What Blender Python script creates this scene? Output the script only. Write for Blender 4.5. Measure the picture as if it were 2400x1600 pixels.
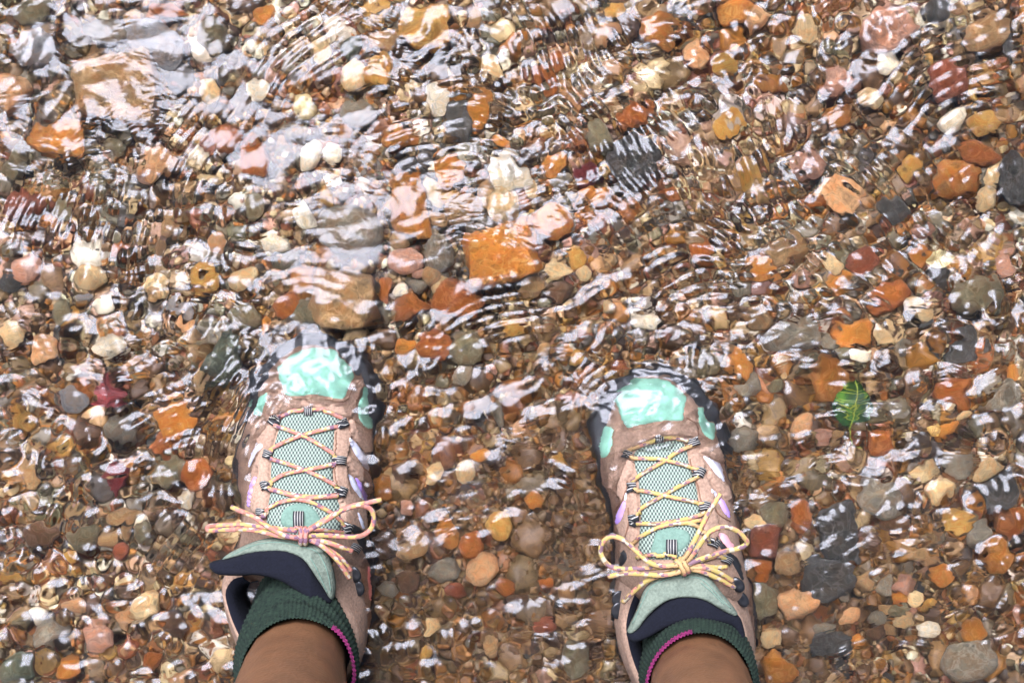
import bpy, bmesh, math, random
import numpy as np
from mathutils import Vector, Matrix
from mathutils.bvhtree import BVHTree
from mathutils.geometry import delaunay_2d_cdt

for o in list(bpy.data.objects):
    bpy.data.objects.remove(o)
sc = bpy.context.scene
col = sc.collection
R = math.radians

# ------------------------------------------------------------------ camera
D = 1.13                 # height of the lens above the stream bed
F = 3113.0               # focal length in pixels of the 2400 px wide photograph
cd = bpy.data.cameras.new('camera')
cam = bpy.data.objects.new('camera', cd)
col.objects.link(cam)
cam.location = (0, 0, D)
cam.rotation_euler = (0, 0, 0)
cd.sensor_width = 36
cd.lens = 36 * F / 2400
cd.clip_start = 0.01
cd.clip_end = 300
sc.camera = cam

# ------------------------------------------------------------------ sky, sun, exposure
SUN_ELEV, SUN_AZ = R(59), R(22)      # azimuth measured from +Y towards -X
world = bpy.data.worlds.new('World')
sc.world = world
world.use_nodes = True
wn = world.node_tree
wn.nodes.clear()
wo = wn.nodes.new('ShaderNodeOutputWorld')
wb = wn.nodes.new('ShaderNodeBackground')
sky = wn.nodes.new('ShaderNodeTexSky')
sky.sky_type = 'NISHITA'
sky.sun_disc = False
sky.sun_elevation = SUN_ELEV
sky.sun_rotation = -SUN_AZ
sky.air_density = 1.0
sky.dust_density = 2.0
sky.ozone_density = 1.0
wb.inputs[1].default_value = 0.05
wn.links.new(sky.outputs[0], wb.inputs[0])
wn.links.new(wb.outputs[0], wo.inputs[0])
sl = bpy.data.lights.new('sun', 'SUN')
sl.energy = 5.0
sl.angle = R(42)
sl.color = (0.82, 0.84, 1.0)
sun = bpy.data.objects.new('sun', sl)
col.objects.link(sun)
sd = Vector((-math.sin(SUN_AZ) * math.cos(SUN_ELEV), math.cos(SUN_AZ) * math.cos(SUN_ELEV), math.sin(SUN_ELEV)))
sun.rotation_euler = (-sd).to_track_quat('-Z', 'Y').to_euler()
sun.location = sd * 10
sc.view_settings.view_transform = 'Standard'
sc.view_settings.look = 'None'
sc.view_settings.exposure = 1.42
sc.view_settings.gamma = 1.0
cy = sc.cycles
cy.caustics_refractive = True
cy.caustics_reflective = True
cy.max_bounces = 10
cy.transmission_bounces = 8
cy.diffuse_bounces = 4
cy.sample_clamp_indirect = 25.0
cy.blur_glossy = 0.0
cy.use_denoising = True

rng = np.random.default_rng(7)
random.seed(7)

# ------------------------------------------------------------------ helpers
def un(px, py, z):
    """a point of the place from where it stands in the photograph and its height"""
    k = (D - z) / F
    return Vector(((px - 1200) * k, -(py - 800) * k, z))

def link(o, parent=None):
    col.objects.link(o)
    if parent is not None:
        o.parent = parent
    return o

def tag(o, label=None, cat=None, group=None, kind=None):
    if label: o['label'] = label
    if cat: o['category'] = cat
    if group: o['group'] = group
    if kind: o['kind'] = kind
    return o

def empty(name, loc):
    o = bpy.data.objects.new(name, None)
    o.empty_display_size = 0.02
    o.location = loc
    return link(o)

def mesh_obj(name, verts, faces, mat, parent=None, smooth=True, uvs=None):
    off = parent_world(parent)
    me = bpy.data.meshes.new(name)
    me.from_pydata([tuple(Vector(v) - off) for v in verts], [], [tuple(f) for f in faces])
    if smooth:
        me.polygons.foreach_set('use_smooth', [True] * len(me.polygons))
    if uvs is not None:
        ul = me.uv_layers.new(name='UVMap')
        li = np.zeros(len(me.loops), dtype=np.int32)
        me.loops.foreach_get('vertex_index', li)
        ul.data.foreach_set('uv', np.asarray(uvs, dtype=np.float32)[li].ravel())
    me.materials.append(mat)
    me.update()
    o = bpy.data.objects.new(name, me)
    return link(o, parent)

def parent_world(p):
    v = Vector((0, 0, 0))
    while p is not None:
        v = v + p.location
        p = p.parent
    return v

def lerp_rows(rows, y):
    ys = [r[0] for r in rows]
    return [float(np.interp(y, ys, [r[i] for r in rows])) for i in range(1, len(rows[0]))]

def catmull(pts, n=10, closed=False):
    P = [Vector(p) for p in pts]
    out = []
    m = len(P)
    for i in range(m if closed else m - 1):
        p0 = P[(i - 1) % m] if closed or i > 0 else P[0] * 2 - P[1]
        p1, p2 = P[i], P[(i + 1) % m]
        p3 = P[(i + 2) % m] if closed or i + 2 < m else P[-1] * 2 - P[-2]
        for k in range(n):
            t = k / n
            out.append(0.5 * ((2 * p1) + (p2 - p0) * t + (2 * p0 - 5 * p1 + 4 * p2 - p3) * t * t + (3 * p1 - p0 - 3 * p2 + p3) * t ** 3))
    if not closed:
        out.append(P[-1].copy())
    return out

def resample(pts, n):
    P = np.array([list(p) for p in pts])
    s = np.r_[0, np.cumsum(np.linalg.norm(np.diff(P, axis=0), axis=1))]
    t = np.linspace(0, s[-1], n)
    return [Vector((np.interp(a, s, P[:, 0]), np.interp(a, s, P[:, 1]), np.interp(a, s, P[:, 2]))) for a in t]

def tube(name, pts, r, mat, parent, seg=8, squash=1.0, cap=True):
    """a rope along pts with length/turn coordinates"""
    verts, faces, uvs = [], [], []
    n = len(pts)
    s = 0
    for i, p in enumerate(pts):
        d = (pts[min(i + 1, n - 1)] - pts[max(i - 1, 0)]).normalized()
        up = Vector((0, 0, 1))
        if abs(d.dot(up)) > .95: up = Vector((0, 1, 0))
        a = d.cross(up).normalized(); b = a.cross(d).normalized()
        if i: s += (p - pts[i - 1]).length
        for k in range(seg):
            t = 2 * math.pi * k / seg
            verts.append(p + a * (math.cos(t) * r) + b * (math.sin(t) * r * squash))
            uvs.append((s, k / seg))
    for i in range(n - 1):
        for k in range(seg):
            k2 = (k + 1) % seg
            faces.append((i * seg + k, i * seg + k2, (i + 1) * seg + k2, (i + 1) * seg + k))
    if cap:
        faces.append(tuple(range(seg))[::-1]); faces.append(tuple((n - 1) * seg + k for k in range(seg)))
    return mesh_obj(name, verts, faces, mat, parent, True, uvs)

# ------------------------------------------------------------------ materials
def new_mat(name):
    m = bpy.data.materials.new(name)
    m.use_nodes = True
    nt = m.node_tree
    b = nt.nodes['Principled BSDF']
    return m, nt, b

def N(nt, t, **kw):
    n = nt.nodes.new(t)
    for k, v in kw.items():
        setattr(n, k, v)
    return n

def ramp(nt, stops, interp='LINEAR'):
    r = nt.nodes.new('ShaderNodeValToRGB')
    r.color_ramp.interpolation = interp
    e = r.color_ramp.elements
    while len(e) > 1: e.remove(e[-1])
    e[0].position = stops[0][0]; e[0].color = (*stops[0][1], 1)
    for p, c in stops[1:]:
        x = e.new(p); x.color = (*c, 1)
    return r

def sc3(c, f):
    return tuple(min(1, max(0, x * f)) for x in c)

COL = dict(rust=(.35, .140, .022), orange=(.53, .255, .055), ochre=(.50, .315, .09), amber=(.36, .178, .028), tan=(.35, .245, .13),
           cream=(.68, .555, .35), white=(.86, .82, .72), grey=(.25, .23, .185), slate=(.085, .085, .08), pink=(.52, .34, .27),
           brown=(.15, .090, .042), maroon=(.17, .022, .018), bluegrey=(.33, .34, .37), olive=(.21, .19, .12), redbrown=(.27, .10, .045),
           peach=(.62, .41, .24), green=(.13, .15, .11))
COL = {k: tuple(.92 * w * x ** 1.25 for x, w in zip(c, (1.12, 1.02, .84))) for k, c in COL.items()}     # wet stone is darker and richer
WORD = dict(rust='rust orange', orange='orange', ochre='yellow ochre', amber='amber brown', tan='tan', cream='cream', white='white', grey='grey',
            slate='dark slate', pink='dusky pink', brown='brown', maroon='maroon', bluegrey='blue-grey', olive='olive brown', redbrown='red-brown',
            peach='peach', green='dark green')

def stone_mat(key):
    c = COL[key]
    m, nt, b = new_mat('stone_' + key)
    tc = N(nt, 'ShaderNodeTexCoord'); oi = N(nt, 'ShaderNodeObjectInfo')
    mul = N(nt, 'ShaderNodeMath', operation='MULTIPLY'); mul.inputs[1].default_value = 57.0
    nt.links.new(oi.outputs['Random'], mul.inputs[0])
    n1 = N(nt, 'ShaderNodeTexNoise', noise_dimensions='4D'); n1.inputs['Scale'].default_value = 2.2; n1.inputs['Detail'].default_value = 6; n1.inputs['Roughness'].default_value = .65
    n2 = N(nt, 'ShaderNodeTexNoise', noise_dimensions='4D'); n2.inputs['Scale'].default_value = 14; n2.inputs['Detail'].default_value = 4; n2.inputs['Roughness'].default_value = .7
    for n in (n1, n2):
        nt.links.new(tc.outputs['Object'], n.inputs['Vector']); nt.links.new(mul.outputs[0], n.inputs['W'])
    dark = sc3(c, .38); light = tuple(min(.85, x * 1.28 + .035) for x in c)
    warm = (min(.8, c[0] * 1.05), c[1] * .8, c[2] * .6)
    r1 = ramp(nt, [(.30, dark), (.46, c), (.58, warm), (.72, light)])
    nt.links.new(n1.outputs['Fac'], r1.inputs[0])
    r2 = ramp(nt, [(.33, (.35, .33, .31)), (.45, (1, 1, 1)), (.62, (1, 1, 1)), (.74, (1.0, .96, .9))])
    nt.links.new(n2.outputs['Fac'], r2.inputs[0])
    mx = N(nt, 'ShaderNodeMix', data_type='RGBA', blend_type='MULTIPLY'); mx.inputs[0].default_value = .75
    nt.links.new(r1.outputs[0], mx.inputs[6]); nt.links.new(r2.outputs[0], mx.inputs[7])
    vo = N(nt, 'ShaderNodeTexNoise', noise_dimensions='4D')
    vo.inputs['Scale'].default_value = 1.6; vo.inputs['Detail'].default_value = 5; vo.inputs['Distortion'].default_value = 1.2
    nt.links.new(tc.outputs['Object'], vo.inputs['Vector']); nt.links.new(mul.outputs[0], vo.inputs['W'])
    rv = ramp(nt, [(.465, (0, 0, 0)), (.495, (1, 1, 1)), (.505, (1, 1, 1)), (.535, (0, 0, 0))])
    nt.links.new(vo.outputs['Fac'], rv.inputs[0])
    mv = N(nt, 'ShaderNodeMath', operation='MULTIPLY'); mv.inputs[1].default_value = .5
    nt.links.new(rv.outputs[0], mv.inputs[0])
    mx2 = N(nt, 'ShaderNodeMix', data_type='RGBA'); nt.links.new(mv.outputs[0], mx2.inputs[0])
    nt.links.new(mx.outputs[2], mx2.inputs[6]); mx2.inputs[7].default_value = (*(sc3(c, .35) if sum(c) > .7 else tuple(min(.6, x * 1.6 + .05) for x in c)), 1)
    mx = mx2
    hsv = N(nt, 'ShaderNodeHueSaturation')
    mr = N(nt, 'ShaderNodeMapRange'); mr.inputs[3].default_value = .82; mr.inputs[4].default_value = 1.18
    nt.links.new(oi.outputs['Random'], mr.inputs[0]); nt.links.new(mr.outputs[0], hsv.inputs['Value'])
    nt.links.new(mx.outputs[2], hsv.inputs['Color'])
    nt.links.new(hsv.outputs[0], b.inputs['Base Color'])
    b.inputs['Roughness'].default_value = .55
    bp = N(nt, 'ShaderNodeBump'); bp.inputs['Strength'].default_value = .5; bp.inputs['Distance'].default_value = .12
    nt.links.new(n2.outputs['Fac'], bp.inputs['Height']); nt.links.new(bp.outputs[0], b.inputs['Normal'])
    return m

SM = {k: stone_mat(k) for k in COL}

def gravel_mat():
    m, nt, b = new_mat('gravel')
    at = N(nt, 'ShaderNodeAttribute', attribute_name='stone_colour')
    tc = N(nt, 'ShaderNodeTexCoord')
    n = N(nt, 'ShaderNodeTexNoise'); n.inputs['Scale'].default_value = 330; n.inputs['Detail'].default_value = 5; n.inputs['Roughness'].default_value = .7
    nt.links.new(tc.outputs['Object'], n.inputs['Vector'])
    r = ramp(nt, [(.32, (.45, .43, .4)), (.5, (.95, .95, .95)), (.7, (1.3, 1.28, 1.22))])
    nt.links.new(n.outputs['Fac'], r.inputs[0])
    mx = N(nt, 'ShaderNodeMix', data_type='RGBA', blend_type='MULTIPLY'); mx.inputs[0].default_value = 1
    nt.links.new(at.outputs['Color'], mx.inputs[6]); nt.links.new(r.outputs[0], mx.inputs[7])
    nt.links.new(mx.outputs[2], b.inputs['Base Color'])
    b.inputs['Roughness'].default_value = .55
    bp = N(nt, 'ShaderNodeBump'); bp.inputs['Strength'].default_value = .4; bp.inputs['Distance'].default_value = .0015
    nt.links.new(n.outputs['Fac'], bp.inputs['Height']); nt.links.new(bp.outputs[0], b.inputs['Normal'])
    return m

def bed_mat():
    m, nt, b = new_mat('stream_bed_sand')
    tc = N(nt, 'ShaderNodeTexCoord')
    v = N(nt, 'ShaderNodeTexVoronoi'); v.inputs['Scale'].default_value = 75
    nt.links.new(tc.outputs['Object'], v.inputs['Vector'])
    sp = N(nt, 'ShaderNodeSeparateColor'); nt.links.new(v.outputs['Color'], sp.inputs[0])
    r = ramp(nt, [(0, COL['brown']), (.2, COL['tan']), (.4, COL['rust']), (.52, COL['grey']), (.66, COL['cream']), (.8, COL['amber']), (.9, COL['slate'])], 'CONSTANT')
    nt.links.new(sp.outputs[0], r.inputs[0])
    n = N(nt, 'ShaderNodeTexNoise'); n.inputs['Scale'].default_value = 260; n.inputs['Detail'].default_value = 6
    nt.links.new(tc.outputs['Object'], n.inputs['Vector'])
    r2 = ramp(nt, [(.3, (.30, .23, .17)), (.7, (.7, .6, .5))])
    nt.links.new(n.outputs['Fac'], r2.inputs[0])
    mx = N(nt, 'ShaderNodeMix', data_type='RGBA', blend_type='MULTIPLY'); mx.inputs[0].default_value = 1
    nt.links.new(r.outputs[0], mx.inputs[6]); nt.links.new(r2.outputs[0], mx.inputs[7])
    nt.links.new(mx.outputs[2], b.inputs['Base Color'])
    b.inputs['Roughness'].default_value = .8
    bp = N(nt, 'ShaderNodeBump'); bp.inputs['Strength'].default_value = .8; bp.inputs['Distance'].default_value = .004; bp.invert = True
    nt.links.new(v.outputs['Distance'], bp.inputs['Height']); nt.links.new(bp.outputs[0], b.inputs['Normal'])
    return m

def water_mat():
    m = bpy.data.materials.new('stream_water')
    m.use_nodes = True
    nt = m.node_tree
    nt.nodes.clear()
    out = N(nt, 'ShaderNodeOutputMaterial')
    g = N(nt, 'ShaderNodeBsdfGlass'); g.inputs['IOR'].default_value = 1.333; g.inputs['Roughness'].default_value = 0.165
    nt.links.new(g.outputs[0], out.inputs[0])
    tc = N(nt, 'ShaderNodeTexCoord')
    wp = N(nt, 'ShaderNodeTexNoise'); wp.inputs['Scale'].default_value = 14; wp.inputs['Detail'].default_value = 2
    nt.links.new(tc.outputs['Object'], wp.inputs['Vector'])
    mx = N(nt, 'ShaderNodeMix', data_type='VECTOR'); mx.inputs[0].default_value = .06
    nt.links.new(tc.outputs['Object'], mx.inputs[4]); nt.links.new(wp.outputs['Color'], mx.inputs[5])
    mp = N(nt, 'ShaderNodeMapping'); mp.inputs['Rotation'].default_value = (0, 0, R(35)); mp.inputs['Scale'].default_value = (85, 180, 1)
    nt.links.new(mx.outputs[1], mp.inputs[0])
    n = N(nt, 'ShaderNodeTexNoise'); n.noise_dimensions = '2D'; n.inputs['Scale'].default_value = 1; n.inputs['Detail'].default_value = 1.0
    nt.links.new(mp.outputs[0], n.inputs['Vector'])
    pn = N(nt, 'ShaderNodeTexNoise'); pn.inputs['Scale'].default_value = 9; pn.inputs['Detail'].default_value = 1
    nt.links.new(tc.outputs['Object'], pn.inputs['Vector'])
    pr = N(nt, 'ShaderNodeMapRange'); pr.inputs[1].default_value = .36; pr.inputs[2].default_value = .62; pr.inputs[3].default_value = .15; pr.inputs[4].default_value = 1.0
    nt.links.new(pn.outputs['Fac'], pr.inputs[0])
    ml = N(nt, 'ShaderNodeMath', operation='MULTIPLY'); nt.links.new(n.outputs['Fac'], ml.inputs[0]); nt.links.new(pr.outputs[0], ml.inputs[1])
    bp = N(nt, 'ShaderNodeBump'); bp.inputs['Strength'].default_value = 1.0; bp.inputs['Distance'].default_value = .0009
    nt.links.new(ml.outputs[0], bp.inputs['Height']); nt.links.new(bp.outputs[0], g.inputs['Normal'])
    return m

def fabric(name, c, scale=900, var=.35, rough=.85, bump=.3, dist=.0006, sheen=.0, c2=None, big=60):
    m, nt, b = new_mat(name)
    tc = N(nt, 'ShaderNodeTexCoord')
    n = N(nt, 'ShaderNodeTexNoise'); n.inputs['Scale'].default_value = scale; n.inputs['Detail'].default_value = 4
    n2 = N(nt, 'ShaderNodeTexNoise'); n2.inputs['Scale'].default_value = big; n2.inputs['Detail'].default_value = 5; n2.inputs['Roughness'].default_value = .6
    nt.links.new(tc.outputs['Object'], n.inputs['Vector']); nt.links.new(tc.outputs['Object'], n2.inputs['Vector'])
    r = ramp(nt, [(.3, sc3(c, 1 - var)), (.7, sc3(c, 1 + var * .6))])
    nt.links.new(n.outputs['Fac'], r.inputs[0])
    c2 = c2 or sc3(c, .72)
    r2 = ramp(nt, [(.35, c2), (.62, c)])
    nt.links.new(n2.outputs['Fac'], r2.inputs[0])
    mx = N(nt, 'ShaderNodeMix', data_type='RGBA'); mx.inputs[0].default_value = .5
    nt.links.new(r.outputs[0], mx.inputs[6]); nt.links.new(r2.outputs[0], mx.inputs[7])
    nt.links.new(mx.outputs[2], b.inputs['Base Color'])
    b.inputs['Roughness'].default_value = rough
    b.inputs['Sheen Weight'].default_value = sheen
    b.inputs['Specular IOR Level'].default_value = .25 if rough > .7 else .5
    bp = N(nt, 'ShaderNodeBump'); bp.inputs['Strength'].default_value = bump; bp.inputs['Distance'].default_value = dist
    nt.links.new(n.outputs['Fac'], bp.inputs['Height']); nt.links.new(bp.outputs[0], b.inputs['Normal'])
    return m

def airmesh_mat():
    """sage knit with staggered round holes"""
    m, nt, b = new_mat('sage_air_mesh')
    tc = N(nt, 'ShaderNodeTexCoord')
    sep = N(nt, 'ShaderNodeSeparateXYZ'); nt.links.new(tc.outputs['Object'], sep.inputs[0])
    P = .0027
    def wave(axis, off):
        a = N(nt, 'ShaderNodeMath', operation='MULTIPLY_ADD'); a.inputs[1].default_value = 2 * math.pi / P * (1 if axis == 0 else .62); a.inputs[2].default_value = off
        nt.links.new(sep.outputs[axis], a.inputs[0])
        s = N(nt, 'ShaderNodeMath', operation='COSINE'); nt.links.new(a.outputs[0], s.inputs[0])
        return s
    p = N(nt, 'ShaderNodeMath', operation='MULTIPLY')
    nt.links.new(wave(0, 0).outputs[0], p.inputs[0]); nt.links.new(wave(1, 0).outputs[0], p.inputs[1])
    r = ramp(nt, [(.0, (.24, .285, .225)), (.40, (.22, .265, .205)), (.64, (.035, .05, .04))])
    mr = N(nt, 'ShaderNodeMapRange'); mr.inputs[1].default_value = -1; mr.inputs[2].default_value = 1
    nt.links.new(p.outputs[0], mr.inputs[0]); nt.links.new(mr.outputs[0], r.inputs[0])
    nt.links.new(r.outputs[0], b.inputs['Base Color'])
    b.inputs['Roughness'].default_value = .8
    bp = N(nt, 'ShaderNodeBump'); bp.inputs['Strength'].default_value = .6; bp.inputs['Distance'].default_value = .0008; bp.invert = True
    nt.links.new(mr.outputs[0], bp.inputs['Height']); nt.links.new(bp.outputs[0], b.inputs['Normal'])
    return m

def lace_mat(name, w):
    m, nt, b = new_mat(name)
    tc = N(nt, 'ShaderNodeTexCoord')
    mp = N(nt, 'ShaderNodeMapping'); mp.inputs['Scale'].default_value = (330, 5, 1); mp.inputs['Rotation'].default_value = (0, 0, .0)
    nt.links.new(tc.outputs['UV'], mp.inputs[0])
    v = N(nt, 'ShaderNodeTexVoronoi'); v.inputs['Scale'].default_value = 1; v.voronoi_dimensions = '2D'; v.inputs['Randomness'].default_value = .75
    nt.links.new(mp.outputs[0], v.inputs['Vector'])
    sp = N(nt, 'ShaderNodeSeparateColor'); nt.links.new(v.outputs['Color'], sp.inputs[0])
    r = ramp(nt, w, 'CONSTANT')
    nt.links.new(sp.outputs[0], r.inputs[0])
    nt.links.new(r.outputs[0], b.inputs['Base Color'])
    b.inputs['Roughness'].default_value = .7
    wv = N(nt, 'ShaderNodeTexVoronoi'); wv.voronoi_dimensions = '2D'
    mp2 = N(nt, 'ShaderNodeMapping'); mp2.inputs['Scale'].default_value = (900, 14, 1)
    nt.links.new(tc.outputs['UV'], mp2.inputs[0]); nt.links.new(mp2.outputs[0], wv.inputs['Vector']); wv.inputs['Scale'].default_value = 1
    bp = N(nt, 'ShaderNodeBump'); bp.inputs['Strength'].default_value = .6; bp.inputs['Distance'].default_value = .0005; bp.invert = True
    nt.links.new(wv.outputs['Distance'], bp.inputs['Height']); nt.links.new(bp.outputs[0], b.inputs['Normal'])
    return m

def webbing_mat():
    m, nt, b = new_mat('striped_webbing')
    tc = N(nt, 'ShaderNodeTexCoord')
    sep = N(nt, 'ShaderNodeSeparateXYZ'); nt.links.new(tc.outputs['UV'], sep.inputs[0])
    a = N(nt, 'ShaderNodeMath', operation='MULTIPLY'); a.inputs[1].default_value = 2 * math.pi * 4; nt.links.new(sep.outputs[1], a.inputs[0])
    s = N(nt, 'ShaderNodeMath', operation='SINE'); nt.links.new(a.outputs[0], s.inputs[0])
    r = ramp(nt, [(.0, (.012, .012, .014)), (.80, (.012, .012, .014)), (.90, (.45, .42, .36))])
    nt.links.new(s.outputs[0], r.inputs[0]); nt.links.new(r.outputs[0], b.inputs['Base Color'])
    b.inputs['Roughness'].default_value = .75
    return m

def sock_mat(name, c1, c2):
    m, nt, b = new_mat(name)
    tc = N(nt, 'ShaderNodeTexCoord')
    mp = N(nt, 'ShaderNodeMapping'); mp.inputs['Scale'].default_value = (64, 260, 1)
    nt.links.new(tc.outputs['UV'], mp.inputs[0])
    n = N(nt, 'ShaderNodeTexNoise'); n.noise_dimensions = '2D'; n.inputs['Scale'].default_value = 1.0; n.inputs['Detail'].default_value = 3
    nt.links.new(mp.outputs[0], n.inputs['Vector'])
    r = ramp(nt, [(.36, c2), (.6, c1)])
    nt.links.new(n.outputs['Fac'], r.inputs[0]); nt.links.new(r.outputs[0], b.inputs['Base Color'])
    b.inputs['Roughness'].default_value = 1.0; b.inputs['Specular IOR Level'].default_value = .2
    bp = N(nt, 'ShaderNodeBump'); bp.inputs['Strength'].default_value = .5; bp.inputs['Distance'].default_value = .0006
    nt.links.new(n.outputs['Fac'], bp.inputs['Height']); nt.links.new(bp.outputs[0], b.inputs['Normal'])
    return m

def skin_mat():
    m, nt, b = new_mat('brown_skin')
    tc = N(nt, 'ShaderNodeTexCoord')
    n = N(nt, 'ShaderNodeTexNoise'); n.inputs['Scale'].default_value = 45; n.inputs['Detail'].default_value = 6
    n2 = N(nt, 'ShaderNodeTexNoise'); n2.inputs['Scale'].default_value = 330; n2.inputs['Detail'].default_value = 4
    v = N(nt, 'ShaderNodeTexVoronoi'); v.inputs['Scale'].default_value = 260
    for x in (n, n2, v): nt.links.new(tc.outputs['Object'], x.inputs['Vector'])
    r = ramp(nt, [(.3, (.105, .045, .018)), (.7, (.165, .074, .031))])
    nt.links.new(n.outputs['Fac'], r.inputs[0])
    r2 = ramp(nt, [(.0, (.3, .26, .24)), (.12, (.7, .66, .64)), (.24, (1, 1, 1))])
    nt.links.new(v.outputs['Distance'], r2.inputs[0])
    mx = N(nt, 'ShaderNodeMix', data_type='RGBA', blend_type='MULTIPLY'); mx.inputs[0].default_value = .85
    nt.links.new(r.outputs[0], mx.inputs[6]); nt.links.new(r2.outputs[0], mx.inputs[7])
    nt.links.new(mx.outputs[2], b.inputs['Base Color'])
    b.inputs['Roughness'].default_value = .5
    b.inputs['Subsurface Weight'].default_value = .04
    b.inputs['Subsurface Radius'].default_value = (.01, .004, .002)
    bp = N(nt, 'ShaderNodeBump'); bp.inputs['Strength'].default_value = .5; bp.inputs['Distance'].default_value = .0012
    nt.links.new(n2.outputs['Fac'], bp.inputs['Height']); nt.links.new(bp.outputs[0], b.inputs['Normal'])
    return m

M = dict(
    water=water_mat(), gravel=gravel_mat(), bed=bed_mat(), skin=skin_mat(),
    suede=fabric('tan_suede', (.33, .212, .145), 480, .45, .95, .7, .0009, .0, (.175, .108, .074), 55),
    suede2=fabric('brown_suede', (.30, .19, .128), 480, .45, .95, .7, .0009, .0, (.155, .095, .064), 45),
    mint=fabric('mint_coated_textile', (.22, .44, .315), 420, .16, .8, .3, .0006, 0, (.15, .31, .225), 45),
    mintplate=fabric('mint_plate', (.13, .205, .155), 500, .3, .85, .4, .0006, 0, (.085, .14, .105), 120),
    sage=fabric('sage_felt', (.145, .172, .128), 500, .45, .95, .7, .0010, .0, (.085, .105, .08), 110),
    air=airmesh_mat(),
    navy=fabric('navy_knit', (.0045, .0050, .0095), 600, .5, 1.0, .6, .0008, 0),
    black=fabric('black_rubber', (.013, .013, .014), 400, .3, .6, .3, .0006),
    metal=fabric('black_hook', (.010, .010, .011), 200, .2, .3, .05, .0002),
    silver=fabric('silver_grey_film', (.50, .50, .56), 300, .08, .35, .1, .0002),
    lilac=fabric('lilac_film', (.38, .24, .58), 300, .08, .4, .1, .0002),
    coral=fabric('coral_rubber', (.75, .22, .18), 300, .1, .5, .1, .0002),
    pinkf=fabric('pink_film', (.75, .36, .38), 300, .1, .5, .1, .0002),
    stitch=fabric('brown_stitching', (.20, .10, .06), 900, .3, .9, .3, .0003),
    lace=lace_mat('coral_yellow_lace', [(0, (.36, .13, .09)), (.28, (.36, .25, .08)), (.46, (.40, .16, .12)), (.62, (.16, .08, .11)), (.76, (.38, .30, .22)), (.90, (.26, .11, .07))]),
    lace2=lace_mat('yellow_purple_lace', [(0, (.37, .27, .075)), (.32, (.16, .085, .10)), (.50, (.40, .24, .10)), (.68, (.36, .14, .10)), (.82, (.38, .32, .21)), (.92, (.18, .11, .05))]),
    web=webbing_mat(),
    sockg=sock_mat('green_rib_knit', (.016, .028, .017), (.0035, .0065, .0055)),
    sockm=sock_mat('magenta_cuff', (.15, .015, .065), (.05, .006, .025)),
    cloth=fabric('dark_cotton', (.03, .032, .04), 700, .3, .9, .3, .0006),
    hair=fabric('black_hair', (.012, .010, .009), 300, .4, .5, .5, .002),
    phone=fabric('phone_glass', (.02, .02, .022), 50, .1, .2, .0, .0002),
)

# ------------------------------------------------------------------ structure: stream bed and water
def graded(half, step, far):
    c = list(np.arange(-half, half + step * .5, step))
    s, x = step, half
    ext = []
    while x < far:
        s *= 1.35; x += s; ext.append(x)
    return np.array([-e for e in ext[::-1]] + c + ext)

def grid_obj(name, xs, ys, Z, mat):
    nx, ny = len(xs), len(ys)
    X, Y = np.meshgrid(xs, ys)
    v = np.stack([X, Y, Z], -1).reshape(-1, 3).astype(np.float32)
    i = np.arange(nx * ny).reshape(ny, nx)
    f = np.stack([i[:-1, :-1], i[:-1, 1:], i[1:, 1:], i[1:, :-1]], -1).reshape(-1, 4)
    me = bpy.data.meshes.new(name)
    me.vertices.add(len(v)); me.vertices.foreach_set('co', v.ravel())
    me.loops.add(f.size); me.loops.foreach_set('vertex_index', f.ravel().astype(np.int32))
    me.polygons.add(len(f)); me.polygons.foreach_set('loop_start', np.arange(0, f.size, 4, dtype=np.int32))
    me.polygons.foreach_set('use_smooth', np.ones(len(f), dtype=bool))
    me.update(calc_edges=True); me.validate()
    me.materials.append(mat)
    o = bpy.data.objects.new(name, me)
    return link(o)

def waves(X, Y, n, l0, l1, slope, seed, dirc=None, spread=math.pi):
    r = np.random.default_rng(seed)
    Z = np.zeros_like(X)
    for _ in range(n):
        L = math.exp(r.uniform(math.log(l0), math.log(l1)))
        a = r.uniform(0, 2 * math.pi) if dirc is None else dirc + r.normal(0, spread)
        k = 2 * math.pi / L
        Z += (1 / k) * np.sin(k * (X * math.cos(a) + Y * math.sin(a)) + r.uniform(0, 6.283))
    return Z * slope * math.sqrt(2.0 / n)

xs = graded(.8, .02, 40); ys = graded(.65, .02, 40)
X, Y = np.meshgrid(xs, ys)
BZ = waves(X, Y, 24, .15, .6, .035, 3)
edge = np.clip((np.hypot(X, Y) - 3) / 6, 0, 1)
bed = grid_obj('stream_bed', xs, ys, BZ * .8 - .002, M['bed'])
tag(bed, 'sandy brown bed of the stream between the stones', 'ground', kind='structure')

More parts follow.
